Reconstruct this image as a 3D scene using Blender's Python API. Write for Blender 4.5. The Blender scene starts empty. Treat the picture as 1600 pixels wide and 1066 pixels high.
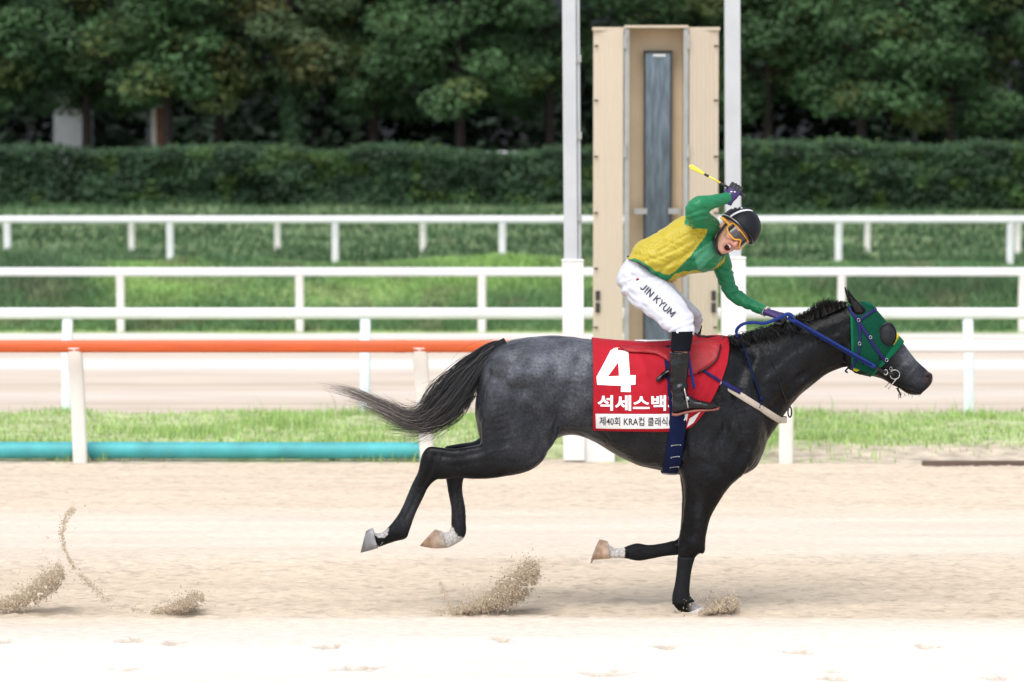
import bpy, bmesh, math, random
import numpy as np
from mathutils import Vector, Matrix
from mathutils.bvhtree import BVHTree

rng = np.random.default_rng(7)
random.seed(7)
SC = bpy.context.scene
COL = SC.collection

# ------------------------------------------------------------------ camera, world, sun, exposure
F = 5220.0                      # focal length in photo pixels (1600 px wide frame)
HC = 2.32                       # camera height above the sand
PHI = math.atan(250.0 / F)      # slight downward pitch
cam = bpy.data.objects.new('camera', bpy.data.cameras.new('camera'))
COL.objects.link(cam)
cam.location = (0, 0, HC)
cam.rotation_euler = (math.pi / 2 - PHI, 0, 0)
cam.data.sensor_width = 36
cam.data.lens = F / 1600 * 36
cam.data.clip_end = 2000
cam.data.dof.use_dof = True
cam.data.dof.focus_distance = 17.85
cam.data.dof.aperture_fstop = 3.0
SC.camera = cam

SUN_EL, SUN_AZ = math.radians(60), math.radians(205)     # azimuth measured clockwise from +Y
w = bpy.data.worlds.new('World'); SC.world = w; w.use_nodes = True
nt = w.node_tree; nt.nodes.clear()
sky = nt.nodes.new('ShaderNodeTexSky'); sky.sky_type = 'NISHITA'; sky.sun_disc = False
sky.sun_elevation = SUN_EL; sky.sun_rotation = SUN_AZ
sky.air_density = 1.0; sky.dust_density = 2.0; sky.ozone_density = 1.0
hs = nt.nodes.new('ShaderNodeHueSaturation'); hs.inputs['Saturation'].default_value = 0.38
bg = nt.nodes.new('ShaderNodeBackground'); bg.inputs['Strength'].default_value = 0.15
wo = nt.nodes.new('ShaderNodeOutputWorld')
nt.links.new(sky.outputs[0], hs.inputs['Color']); nt.links.new(hs.outputs[0], bg.inputs[0]); nt.links.new(bg.outputs[0], wo.inputs[0])
sun = bpy.data.objects.new('sun', bpy.data.lights.new('sun', 'SUN')); COL.objects.link(sun)
sun.data.energy = 0.95; sun.data.angle = math.radians(40); sun.data.color = (1.0, 0.97, 0.93)
_sd = Vector((math.sin(SUN_AZ) * math.cos(SUN_EL), math.cos(SUN_AZ) * math.cos(SUN_EL), math.sin(SUN_EL)))
sun.rotation_euler = (-_sd).to_track_quat('-Z', 'Y').to_euler()
SC.view_settings.view_transform = 'Standard'
SC.view_settings.look = 'None'
SC.view_settings.exposure = 0.99
SC.view_settings.gamma = 1.0
SC.view_settings.use_curve_mapping = False
SC.cycles.max_bounces = 6
SC.cycles.diffuse_bounces = 3
SC.cycles.use_denoising = True

# ------------------------------------------------------------------ helpers
CF, SF = math.cos(PHI), math.sin(PHI)
def P(px, py, Y):
    "photo pixel -> point on the vertical plane at distance Y"
    u = (px - 800.0) / F; v = -(py - 533.0) / F
    d = np.array([u, CF + v * SF, -SF + v * CF])
    return np.array([0, 0, HC]) + d * (Y / d[1])
def unproject(V):
    "world points -> photo pixels (used to lay out dye and coat patterns)"
    V = np.asarray(V); x = V[:, 0]; y = V[:, 1]; z = V[:, 2] - HC
    f = y * CF - z * SF; up = y * SF + z * CF
    return 800 + F * x / f, 533 - F * up / f
def gy(py):
    "distance of a ground pixel row"
    a = PHI + math.atan((py - 533.0) / F)
    return HC / math.tan(a)

def tag(o, label=None, cat=None, group=None, kind=None):
    if label: o['label'] = label
    if cat: o['category'] = cat
    if group: o['group'] = group
    if kind: o['kind'] = kind
    return o
def empty(name, loc):
    o = bpy.data.objects.new(name, None); COL.objects.link(o); o.location = loc
    o.empty_display_size = 0.2
    return o
def adopt(o, parent):
    if parent is not None:
        o.parent = parent
        if parent.type == 'EMPTY':
            o.matrix_parent_inverse = Matrix.Translation(-parent.location)
    return o
def mobj(name, V, Fc, mat, parent=None, smooth=True, cols=None, loc=None):
    me = bpy.data.meshes.new(name)
    me.from_pydata(np.asarray(V, dtype=float).tolist() if not isinstance(V, np.ndarray) else V, [], Fc if isinstance(Fc, np.ndarray) else [list(f) for f in Fc])
    me.update()
    return mlink(name, me, mat, parent, smooth, cols, loc)
def mlink(name, me, mat, parent=None, smooth=True, cols=None, loc=None):
    if smooth is not None:
        me.polygons.foreach_set('use_smooth', np.full(len(me.polygons), smooth))
    if cols is not None:
        setcol(me, cols)
    if mat is not None:
        me.materials.clear(); me.materials.append(mat)
    o = bpy.data.objects.new(name, me); COL.objects.link(o)
    if loc is not None: o.location = loc
    return adopt(o, parent)
def setcol(me, c, name='col'):
    c = np.asarray(c, dtype=np.float32)
    if c.shape[1] == 3: c = np.hstack([c, np.ones((len(c), 1), np.float32)])
    at = me.color_attributes.new(name, 'FLOAT_COLOR', 'POINT')
    at.data.foreach_set('color', c.ravel())
def getco(me):
    a = np.empty(len(me.vertices) * 3); me.vertices.foreach_get('co', a); return a.reshape(-1, 3)
def setco(me, V):
    me.vertices.foreach_set('co', np.asarray(V).ravel()); me.update()

def catmull(K, n):
    "K (m,d) keys -> (m-1)*n+1 samples"
    K = np.asarray(K, float); m = len(K)
    E = np.vstack([2 * K[0] - K[1], K, 2 * K[-1] - K[-2]])
    out = []
    for i in range(m - 1):
        p0, p1, p2, p3 = E[i], E[i + 1], E[i + 2], E[i + 3]
        for j in range(n):
            t = j / n
            out.append(0.5 * (2 * p1 + (p2 - p0) * t + (2 * p0 - 5 * p1 + 4 * p2 - p3) * t * t + (3 * p1 - p0 - 3 * p2 + p3) * t ** 3))
    out.append(K[-1])
    return np.array(out)
class MB:
    "collects vertices and faces"
    def __init__(s): s.V = []; s.F = []; s.n = 0
    def add(s, V, Fc):
        V = np.asarray(V, float); s.V.append(V); s.F += [[i + s.n for i in f] for f in Fc]; s.n += len(V)
        return s
    def rings(s, R, caps=True):
        "R (n,k,3) closed rings"
        R = np.asarray(R); n, k = R.shape[:2]
        V = list(R.reshape(-1, 3)); Fc = []
        for i in range(n - 1):
            for j in range(k):
                a = i * k + j; b = i * k + (j + 1) % k
                Fc.append([a, b, b + k, a + k])
        if caps:
            V.append(R[0].mean(0)); V.append(R[-1].mean(0)); c0, c1 = n * k, n * k + 1
            for j in range(k):
                Fc.append([c0, (j + 1) % k, j])
                Fc.append([c1, (n - 1) * k + j, (n - 1) * k + (j + 1) % k])
        return s.add(V, Fc)
    def box(s, c, h, R=None):
        c = np.asarray(c, float); h = np.asarray(h, float)
        V = np.array([[x, y, z] for x in (-1, 1) for y in (-1, 1) for z in (-1, 1)]) * h
        if R is not None: V = V @ np.asarray(R).T
        return s.add(V + c, [[0, 1, 3, 2], [4, 6, 7, 5], [0, 4, 5, 1], [2, 3, 7, 6], [0, 2, 6, 4], [1, 5, 7, 3]])
    def ell(s, c, r, R=None, nu=14, nv=9):
        th = np.linspace(0, np.pi, nv)[1:-1]; ph = np.linspace(0, 2 * np.pi, nu, endpoint=False)
        rr = np.array([[[math.sin(t) * math.cos(p), math.sin(t) * math.sin(p), math.cos(t)] for p in ph] for t in th]) * np.asarray(r)
        top = np.array([0, 0, r[2]]); 
        if R is not None: rr = rr @ np.asarray(R).T; top = np.asarray(R) @ top
        rr = rr + np.asarray(c)
        n, k = rr.shape[:2]; V = list(rr.reshape(-1, 3)) + [np.asarray(c) + top, np.asarray(c) - top]
        Fc = []
        for i in range(n - 1):
            for j in range(k):
                a = i * k + j; b = i * k + (j + 1) % k
                Fc.append([a, a + k, b + k, b])
        for j in range(k):
            Fc.append([n * k, j, (j + 1) % k]); Fc.append([n * k + 1, (n - 1) * k + (j + 1) % k, (n - 1) * k + j])
        return s.add(V, Fc)
    def tube(s, pts, rad, k=12, n=6, flat=None, hint=(0, 1, 0), caps=True):
        "pts 3-D keys, rad radii (scalar or list); flat scales the radius along the hint direction"
        pts = np.asarray(pts, float); rad = np.broadcast_to(np.asarray(rad, float), (len(pts),))
        S = catmull(np.hstack([pts, rad[:, None]]), n) if n > 1 else np.hstack([pts, rad[:, None]])
        C = S[:, :3]; T = np.gradient(C, axis=0); T /= np.linalg.norm(T, axis=1)[:, None] + 1e-9
        h = np.asarray(hint, float)
        A = h - T * (T @ h)[:, None]; A /= np.linalg.norm(A, axis=1)[:, None] + 1e-9
        B = np.cross(T, A)
        th = np.linspace(0, 2 * np.pi, k, endpoint=False)
        fl = 1.0 if flat is None else flat
        R = C[:, None] + S[:, 3][:, None, None] * (np.cos(th)[None, :, None] * A[:, None] * fl + np.sin(th)[None, :, None] * B[:, None])
        return s.rings(R, caps)
    def loft(s, secs, Y0, k=28, n=5, pw=1.0):
        """secs: (A px, B px, half width m, depth offset [, offset of A, offset of B]); A and B are the two outline
        points of one section, seen in the vertical plane at distance Y0"""
        K = []
        for q in secs:
            A, B, wd = q[0], q[1], q[2]; dy = q[3] if len(q) > 3 else 0.0
            da = q[4] if len(q) > 4 else dy; db = q[5] if len(q) > 5 else dy
            a = P(A[0], A[1], Y0); b = P(B[0], B[1], Y0); a[1] += da; b[1] += db
            K.append(np.hstack([a, b, [wd]]))
        K = catmull(K, n)
        a, b, wd = K[:, :3], K[:, 3:6], K[:, 6]
        C = (a + b) / 2; e1 = (a - b) / 2
        T = np.gradient(C, axis=0)
        e2 = np.cross(T, e1); ln = np.linalg.norm(e2, axis=1)[:, None]
        e2 = e2 / (ln + 1e-9)
        # keep the width direction continuous and mostly across the picture plane
        for i in range(len(e2)):
            if e2[i, 1] < 0: e2[i] = -e2[i]
        if all(abs(a[:, 1] - b[:, 1]) < 1e-6): e2[:] = (0, 1, 0)
        th = np.linspace(0, 2 * np.pi, k, endpoint=False)
        c_, s_ = np.cos(th), np.sin(th)
        c_ = np.sign(c_) * np.abs(c_) ** pw; s_ = np.sign(s_) * np.abs(s_) ** pw
        R = C[:, None] + c_[None, :, None] * e1[:, None] + s_[None, :, None] * e2[:, None] * wd[:, None, None]
        return s.rings(R)
    def build(s, name, mat, parent=None, smooth=True, cols=None):
        return mobj(name, np.vstack(s.V), s.F, mat, parent, smooth, cols)
    def mesh(s, name='m'):
        me = bpy.data.meshes.new(name); me.from_pydata(np.vstack(s.V).tolist(), [], s.F); me.update(); return me
def fused(mb, voxel, iters=5, name='fused', fac=0.5):
    "one continuous skin over all shapes in mb"
    me = mb.mesh(name + '_src')
    bm = bmesh.new(); bm.from_mesh(me); bmesh.ops.recalc_face_normals(bm, faces=bm.faces); bm.to_mesh(me); bm.free()
    o = bpy.data.objects.new(name, me); COL.objects.link(o)
    m = o.modifiers.new('r', 'REMESH'); m.mode = 'VOXEL'; m.voxel_size = voxel; m.use_smooth_shade = True
    if iters:
        m = o.modifiers.new('s', 'SMOOTH'); m.factor = fac; m.iterations = iters
    dg = bpy.context.evaluated_depsgraph_get(); dg.update()
    out = bpy.data.meshes.new_from_object(o.evaluated_get(dg))
    bpy.data.objects.remove(o); bpy.data.meshes.remove(me)
    out.name = name
    return out
def bvh_of(me):
    V = getco(me); return BVHTree.FromPolygons([Vector(v) for v in V], [list(p.vertices) for p in me.polygons])
def frame(z, up=(0, 0, 1)):
    z = Vector(z).normalized(); x = Vector(up).cross(z).normalized(); y = z.cross(x)
    return np.array([x, y, z]).T
def vnoise(Pn, scale, seed=0):
    "cheap smooth value noise, vectorised"
    Q = np.asarray(Pn) * scale; I = np.floor(Q).astype(np.int64); f = Q - I; f = f * f * (3 - 2 * f)
    d = Q.shape[1]; out = 0
    def h(J):
        n = J[:, 0] * 374761393 + J[:, 1] * 668265263 + (J[:, 2] * 2147483647 if d > 2 else 0) + seed * 144665
        n = (n ^ (n >> 13)) * 1274126177; n = n ^ (n >> 16)
        return (n & 0xffff) / 65535.0
    for c in range(2 ** d):
        b = np.array([(c >> i) & 1 for i in range(d)])
        wgt = np.prod(np.where(b, f, 1 - f), axis=1)
        out = out + wgt * h(I + b)
    return out
def sstep(a, b, x):
    t = np.clip((x - a) / (b - a), 0, 1); return t * t * (3 - 2 * t)
def inpoly(x, y, poly):
    r = np.zeros(len(x), bool); j = len(poly) - 1
    for i in range(len(poly)):
        xi, yi = poly[i]; xj, yj = poly[j]
        r ^= ((yi > y) != (yj > y)) & (x < (xj - xi) * (y - yi) / (yj - yi + 1e-12) + xi); j = i
    return r

# ------------------------------------------------------------------ materials
def mat(name, col, rough=0.6, var=0.15, scale=8.0, bump=0.0, bscale=60.0, attr=None, metal=0.0, spec=0.5, stretch=None, coat=0.0, sheen=0.0, trans=0.0, detail=4.0):
    m = bpy.data.materials.new(name); m.use_nodes = True; n = m.node_tree.nodes; l = m.node_tree.links
    b = n['Principled BSDF']; b.inputs['Roughness'].default_value = rough; b.inputs['Metallic'].default_value = metal
    b.inputs['Specular IOR Level'].default_value = spec
    b.inputs['Coat Weight'].default_value = coat; b.inputs['Coat Roughness'].default_value = 0.15
    b.inputs['Sheen Weight'].default_value = sheen; b.inputs['Sheen Roughness'].default_value = 0.4
    tc = n.new('ShaderNodeTexCoord'); mp = n.new('ShaderNodeMapping'); l.new(tc.outputs['Object'], mp.inputs[0])
    if stretch: mp.inputs['Scale'].default_value = stretch
    nz = n.new('ShaderNodeTexNoise'); nz.inputs['Scale'].default_value = scale; nz.inputs['Detail'].default_value = detail
    l.new(mp.outputs[0], nz.inputs['Vector'])
    mr = n.new('ShaderNodeMapRange'); mr.inputs[1].default_value = 0.3; mr.inputs[2].default_value = 0.7
    mr.inputs[3].default_value = 1 - var; mr.inputs[4].default_value = 1 + var
    l.new(nz.outputs[0], mr.inputs[0])
    mx = n.new('ShaderNodeVectorMath'); mx.operation = 'SCALE'
    if attr:
        a = n.new('ShaderNodeAttribute'); a.attribute_name = attr; l.new(a.outputs['Color'], mx.inputs[0])
    else:
        mx.inputs[0].default_value = col[:3]
    l.new(mr.outputs[0], mx.inputs['Scale']); l.new(mx.outputs[0], b.inputs['Base Color'])
    if bump:
        nb = n.new('ShaderNodeTexNoise'); nb.inputs['Scale'].default_value = bscale; nb.inputs['Detail'].default_value = 5
        l.new(mp.outputs[0], nb.inputs['Vector'])
        bp = n.new('ShaderNodeBump'); bp.inputs['Strength'].default_value = bump; bp.inputs['Distance'].default_value = 0.01
        l.new(nb.outputs[0], bp.inputs['Height']); l.new(bp.outputs[0], b.inputs['Normal'])
    if trans:
        b.inputs['Transmission Weight'].default_value = 0
        t = n.new('ShaderNodeBsdfTranslucent'); l.new(mx.outputs[0], t.inputs[0])
        ms = n.new('ShaderNodeMixShader'); ms.inputs[0].default_value = trans
        l.new(b.outputs[0], ms.inputs[1]); l.new(t.outputs[0], ms.inputs[2]); l.new(ms.outputs[0], n['Material Output'].inputs[0])
    return m
M = {}
M['sand'] = mat('sand', None, 0.95, 0.12, 30, 0.6, 90, attr='col', spec=0.1, stretch=(0.45, 1, 1))
M['sand_far'] = mat('sand_far', None, 0.95, 0.08, 2.0, 0.3, 30, attr='col', spec=0.1, stretch=(0.3, 1, 1))
M['earth'] = mat('earth', (0.10, 0.11, 0.05), 0.95, 0.3, 3, spec=0.1)
M['bank'] = mat('bank', None, 0.95, 0.3, 6, 0.5, 20, attr='col', spec=0.1)
M['grass'] = mat('grass', None, 0.6, 0.15, 3, attr='col', spec=0.2, trans=0.35)
M['leaf'] = mat('leaf', None, 0.55, 0.15, 2, attr='col', spec=0.25, trans=0.2)
M['bark'] = mat('bark', (0.030, 0.023, 0.021), 0.9, 0.3, 10, 0.6, 40, spec=0.2)
M['white_rail'] = mat('white_rail', (0.74, 0.74, 0.745), 0.4, 0.06, 3, spec=0.4)
M['cream_post'] = mat('cream_post', (0.72, 0.69, 0.64), 0.45, 0.06, 5, spec=0.4)
M['blue_post'] = mat('blue_white_post', (0.69, 0.735, 0.77), 0.45, 0.05, 5, spec=0.4)
M['orange'] = mat('orange_rail', (0.56, 0.092, 0.017), 0.5, 0.12, 9, 0.03, 40, stretch=(0.3, 1, 3))
M['pipe'] = mat('turquoise_pipe', (0.06, 0.38, 0.395), 0.5, 0.2, 4)
M['steel'] = mat('painted_steel', (0.45, 0.465, 0.48), 0.45, 0.06, 4)
M['sleeve'] = mat('white_sleeve', (0.74, 0.72, 0.70), 0.6, 0.06, 7, 0.15, 50)
M['tan_panel'] = mat('tan_panel', (0.52, 0.435, 0.335), 0.5, 0.03, 14, stretch=(6, 6, 0.25))
M['tan_in'] = mat('tan_inner', (0.56, 0.44, 0.30), 0.55, 0.06, 5)
M['grey_metal'] = mat('grey_metal', (0.32, 0.32, 0.31), 0.45, 0.1, 10)
M['bolt'] = mat('dark_bolt', (0.03, 0.028, 0.026), 0.5, 0.2, 20)
M['mirror'] = mat('mirror_glass', (0.15, 0.19, 0.235), 0.14, 0.35, 4, metal=0.85, stretch=(7, 7, 1.0))  # vertical streaks in the colour stand in for a reflection
M['chrome'] = mat('bright_metal', (0.42, 0.41, 0.40), 0.3, 0.1, 20, metal=0.9)
M['coat'] = mat('horse_coat', None, 0.34, 0.36, 90, 0.9, 22, attr='col', spec=0.13, detail=9)
M['hair'] = mat('horse_hair', None, 0.5, 0.25, 60, attr='col', spec=0.4)
M['hoof'] = mat('hoof_horn', None, 0.55, 0.2, 25, 0.2, 60, attr='col')
M['wrap'] = mat('leg_wrap', (0.007, 0.0075, 0.009), 0.75, 0.3, 60, 0.25, 90, spec=0.2)
M['red_cloth'] = mat('red_cloth', (0.35, 0.009, 0.019), 0.75, 0.08, 9, 0.3, 14, spec=0.15)
M['white_print'] = mat('white_print', (0.82, 0.81, 0.80), 0.6, 0.03, 10)
M['black_print'] = mat('black_print', (0.015, 0.015, 0.02), 0.6, 0.1, 10)
M['white_band'] = mat('white_band', (0.70, 0.68, 0.67), 0.7, 0.04, 10, 0.1, 30)
M['red_leather'] = mat('red_leather', (0.30, 0.010, 0.016), 0.5, 0.12, 20, 0.3, 40, spec=0.3)
M['black_leather'] = mat('black_leather', (0.005, 0.005, 0.006), 0.18, 0.2, 20, 0.45, 24, spec=0.32)
M['navy'] = mat('navy_web', (0.004, 0.009, 0.042), 0.75, 0.1, 60, 0.1, 120, spec=0.12)
M['blue'] = mat('blue_strap', (0.008, 0.024, 0.145), 0.6, 0.1, 60, 0.1, 120, spec=0.18)
M['violet'] = mat('violet_strap', (0.013, 0.012, 0.075), 0.6, 0.12, 40, spec=0.15)
M['beige'] = mat('beige_web', (0.42, 0.36, 0.30), 0.75, 0.08, 60, 0.1, 120)
M['hood'] = mat('hood_cloth', None, 0.75, 0.12, 90, 0.25, 60, attr='col', spec=0.08)
M['cup'] = mat('eye_cup', (0.014, 0.015, 0.017), 0.6, 0.35, 30, 0.3, 200, spec=0.2)
M['jersey'] = mat('jersey', None, 0.45, 0.06, 20, 0.3, 20, attr='col', spec=0.35)
M['breeches'] = mat('breeches', (0.50, 0.50, 0.545), 0.6, 0.03, 15, 0.4, 16)
M['skin'] = mat('skin', None, 0.45, 0.05, 30, attr='col')
M['glove'] = mat('glove', None, 0.6, 0.1, 50, 0.1, 100, attr='col')
M['helmet'] = mat('helmet_cloth', (0.004, 0.0045, 0.008), 0.6, 0.15, 40, 0.06, 150, spec=0.25)
M['lens'] = mat('dark_lens', (0.03, 0.02, 0.02), 0.08, 0.2, 20, coat=0.5)
M['amber'] = mat('amber_frame', (0.75, 0.36, 0.03), 0.35, 0.05, 20)
M['sole'] = mat('brown_sole', (0.22, 0.065, 0.045), 0.6, 0.15, 30)
M['sock'] = mat('black_sock', (0.005, 0.0055, 0.009), 0.9, 0.2, 60, 0.1, 200, spec=0.12)
M['yellow'] = mat('yellow_whip', (0.80, 0.62, 0.06), 0.45, 0.08, 20)
M['grip'] = mat('black_grip', (0.02, 0.02, 0.02), 0.6, 0.2, 60)
M['teeth'] = mat('teeth', (0.75, 0.72, 0.66), 0.3, 0.03, 20)
M['mouth'] = mat('mouth', (0.10, 0.015, 0.015), 0.4, 0.1, 20)
M['clod'] = mat('thrown_sand', None, 0.95, 0.15, 60, attr='col', spec=0.1)
M['wall_grey'] = mat('grey_wall', (0.055, 0.055, 0.068), 0.9, 0.15, 1)
M['wall_pale'] = mat('pale_wall', (0.46, 0.46, 0.50), 0.8, 0.08, 2)
M['brick'] = mat('red_pillar', (0.20, 0.085, 0.065), 0.85, 0.2, 6)
M['pane'] = mat('dark_pane', (0.03, 0.035, 0.045), 0.15, 0.1, 3)
M['wood'] = mat('old_plank', (0.11, 0.075, 0.055), 0.85, 0.25, 12, 0.4, 40, stretch=(0.3, 2, 2))

# ------------------------------------------------------------------ ground
def grid(name, xs, ys, zf, material, colf, kind='structure'):
    X, Y = np.meshgrid(xs, ys); V = np.stack([X.ravel(), Y.ravel(), np.zeros(X.size)], 1)
    V[:, 2] = zf(V)
    nx, ny = len(xs), len(ys)
    i = (np.arange(ny - 1)[:, None] * nx + np.arange(nx - 1)[None]).ravel()
    Fc = np.stack([i, i + 1, i + nx + 1, i + nx], 1)
    o = mobj(name, V, Fc, material, None, True, colf(V) if colf else None)
    return tag(o, kind=kind)
def dense(lo, a, b, hi, step, far):
    return np.unique(np.round(np.concatenate([np.linspace(lo, a, far), np.arange(a, b, step), np.linspace(b, hi, far)]), 4))
gb = MB(); gb.add([[-900, -300, -0.3], [900, -300, -0.3], [900, 1500, -0.3], [-900, 1500, -0.3]], [[0, 1, 2, 3]])
tag(gb.build('ground', M['earth'], smooth=False), kind='structure')

E1, E2, E3 = 27.3, 32.7, 51.0       # verge start, training track start, bank start
prints = [(203, 1001, 46), (273, 1006, 40), (510, 1011, 46), (200, 1045, 60), (562, 1044, 95), (785, 1001, 34), (1038, 1011, 48),
          (1247, 1020, 50), (950, 1053, 95), (1300, 1050, 62), (1452, 1011, 52), (1305, 1061, 56), (10, 1003, 36), (1560, 1060, 60)]
PR = []
for (a, b, wd) in prints:
    Yd = gy(b); PR.append((P(a, b, Yd)[0], Yd, wd / (F / Yd) / 2 * 0.85))
def pit(V):
    "(depth, dampness) of the hoof prints"
    d = np.zeros(len(V)); dm = np.zeros(len(V))
    wob = (vnoise(V[:, :2], 22, 5) - 0.5)
    for (x, y, r) in PR:
        m = (abs(V[:, 0] - x) < 3 * r) & (abs(V[:, 1] - y) < 0.6)
        if not m.any(): continue
        q = np.sqrt(((V[m, 0] - x) / r) ** 2 + ((V[m, 1] - y) / 0.10) ** 2) + wob[m] * 1.3
        g = np.clip(1 - q, 0, 1)
        d[m] -= 0.032 * sstep(0, 0.6, g)
        d[m] += 0.006 * np.exp(-((q - 1.35) / 0.3) ** 2)
        dm[m] = np.maximum(dm[m], sstep(-0.10, 0.30, 1 - q))
    return d, dm
def rough_amt(V):
    Y = V[:, 1] + (vnoise(V[:, :2] * [0.35, 1], 1.2, 9) - 0.5) * 0.35
    r = 0.30 + 0.9 * sstep(17.42, 17.75, Y) * (1 - sstep(20.2, 21.2, Y)) + 0.55 * sstep(22.5, 24, Y)
    return np.where(Y < 17.4, 0.22, r)
def sand_z(V):
    n = (vnoise(V[:, :2], 14, 1) - 0.5) * 0.016 + (vnoise(V[:, :2], 34, 2) - 0.5) * 0.014 + (vnoise(V[:, :2], 5, 3) - 0.5) * 0.014
    lump = sstep(0.72, 0.95, vnoise(V[:, :2], 20, 4)) * 0.016
    near = (V[:, 1] > 14) & (abs(V[:, 0]) < 6)
    # a low raked ridge just in front of the horse's line
    ridge = 0.012 * np.exp(-((V[:, 1] - 17.55) / 0.08) ** 2)
    return np.where(near, (n + lump) * 0.6 * rough_amt(V) + ridge + pit(V)[0], 0)
def sand_c(V):
    Y = V[:, 1] + (vnoise(V[:, :2] * [0.25, 1], 1.5, 11) - 0.5) * 0.5
    pale = np.array([0.68, 0.62, 0.55]); tan = np.array([0.535, 0.44, 0.33]); mid = np.array([0.60, 0.515, 0.425])
    t = sstep(17.25, 17.75, Y) * (1 - sstep(19.4, 21.6, Y)); t2 = sstep(22.6, 24.2, Y)
    c = mid[None] * np.ones((len(V), 1))
    c = c + (tan - c) * t[:, None] + (tan * 1.04 - c) * (t2 * 0.85)[:, None]
    c = c + (pale - c) * (1 - sstep(16.5, 17.7, Y))[:, None]
    sp = sstep(0.62, 0.85, vnoise(V[:, :2] * [0.6, 1], 26, 6)) * sstep(0.3, 1.0, rough_amt(V))
    c = c * (1 - 0.20 * sp)[:, None] * (0.93 + 0.14 * vnoise(V[:, :2] * [0.15, 1], 5, 13))[:, None]
    dm = pit(V)[1]
    return c + (np.array([0.36, 0.29, 0.22]) - c) * (0.7 * dm)[:, None]
grid('sand_track', dense(-90, -5, 5, 90, 0.025, 8), dense(-25, 14.8, E1, E1 + 0.01, 0.032, 10), sand_z, M['sand'], sand_c)

def verge_z(V):
    e = sstep(E1 + 0.55, E1 + 1.2, V[:, 1]) * (1 - sstep(E2 - 0.4, E2 + 0.1, V[:, 1]))
    return -0.012 + e * (0.045 + 0.05 * vnoise(V[:, :2], 1.6, 21) + 0.02 * vnoise(V[:, :2], 9, 22))
def verge_c(V):
    n = vnoise(V[:, :2], 2.2, 23)
    g = np.array([0.38, 0.42, 0.22]); s = np.array([0.50, 0.42, 0.33])
    edge = 1 - sstep(E1 + 0.1, E1 + 0.8, V[:, 1] - (n - 0.5) * 0.9)
    # bare, washed out sand at the right-hand end of the verge
    bare = sstep(1.4, 2.6, V[:, 0]) * (1 - sstep(E1 + 0.5, E1 + 1.5, V[:, 1] - (n - 0.5) * 1.2))
    k = np.maximum(edge, bare)
    return g + (s - g) * k[:, None]
grid('grass_verge', dense(-90, -6.5, 6.5, 90, 0.08, 6), np.arange(E1 - 0.15, E2 + 0.12, 0.07), verge_z, M['bank'], verge_c)

def far_c(V):
    Y = V[:, 1]; n = vnoise(V[:, :2] * [0.08, 1], 1.3, 31)
    tan = np.array([0.50, 0.41, 0.325]); pale = np.array([0.66, 0.62, 0.58])
    t = np.exp(-((Y - 42.5) / 1.3) ** 2) + 0.3 * np.exp(-((Y - 36.3) / 0.7) ** 2) + 0.7 * sstep(49.0, 50, Y) + 0.25 * n
    c = tan + (pale - tan) * np.clip(t, 0, 1)[:, None]
    ruts = np.exp(-((Y - 34.9) / 0.10) ** 2) + 0.6 * np.exp(-((Y - 34.1) / 0.12) ** 2) + 0.5 * np.exp(-((Y - 38.2) / 0.2) ** 2)
    return c * (1 - 0.22 * np.clip(ruts, 0, 1))[:, None]
grid('training_track', dense(-120, -8, 8, 120, 0.4, 6), np.arange(E2 - 0.1, E3 + 0.15, 0.1),
     lambda V: -0.016 + 0.012 * vnoise(V[:, :2], 1.2, 33), M['sand_far'], far_c)

BK = np.array([[50.9, -0.03], [51.4, 0.02], [53.0, 0.30], [54.8, 0.75], [56.0, 0.93], [57.0, 0.86], [58.5, 0.70], [62, 0.72], [67, 0.85], [72, 1.15], [80, 1.72], [90, 1.85], [105, 1.9], [160, 2.2], [400, 3.0]])
def bank_z0(Y): return np.interp(Y, BK[:, 0], BK[:, 1])
def bank_z(V):
    z = bank_z0(V[:, 1]); k = sstep(51.5, 53.5, V[:, 1])
    return z + k * ((vnoise(V[:, :2], 0.7, 41) - 0.5) * 0.16 + (vnoise(V[:, :2], 3, 42) - 0.5) * 0.06)
def bank_col(V):
    n = vnoise(V[:, :2] * [0.5, 1], 0.8, 43); n2 = vnoise(V[:, :2], 2.5, 44)
    dk = np.array([0.17, 0.25, 0.12]); lt = np.array([0.32, 0.43, 0.16])
    c = dk + (lt - dk) * (sstep(0.25, 0.75, n) * (1 - sstep(58, 60, V[:, 1])))[:, None]
    return c * (0.8 + 0.4 * n2)[:, None]
grid('grass_bank', dense(-160, -10, 10, 160, 0.25, 8), np.concatenate([np.arange(50.9, 82, 0.2), np.linspace(83, 400, 30)]), bank_z, M['bank'],
     lambda V: bank_col(V) * 0.8 + 0.2 * np.array([0.16, 0.13, 0.09]) * sstep(57, 60, V[:, 1])[:, None])

# ------------------------------------------------------------------ grass blades
def blades(name, pos, h, lean, wd, col, label, cat, matl=None):
    n = len(pos); a = rng.uniform(0, 2 * np.pi, n); d = np.stack([np.cos(a), np.sin(a), np.zeros(n)], 1)
    sd = np.stack([-np.sin(a), np.cos(a), np.zeros(n)], 1)
    L = (h * lean)[:, None]; W = (wd / 2)[:, None]; Z = np.array([0, 0, 1.0])
    b0 = pos - sd * W; b1 = pos + sd * W
    mid = pos + d * L * 0.35 + Z * (h * 0.6)[:, None]
    tip = pos + d * L + Z * h[:, None]
    V = np.stack([b0, b1, mid + sd * W * 0.7, mid - sd * W * 0.7, tip], 1).reshape(-1, 3)
    i = np.arange(n)[:, None] * 5
    T = np.concatenate([i + [0, 1, 2], i + [0, 2, 3], i + [3, 2, 4]], 0)
    C = np.repeat(col, 5, axis=0)
    o = mobj(name, V, T.astype(int), matl or M['grass'], None, True, C)
    return tag(o, label, cat, kind='stuff')
n = 46000
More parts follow.
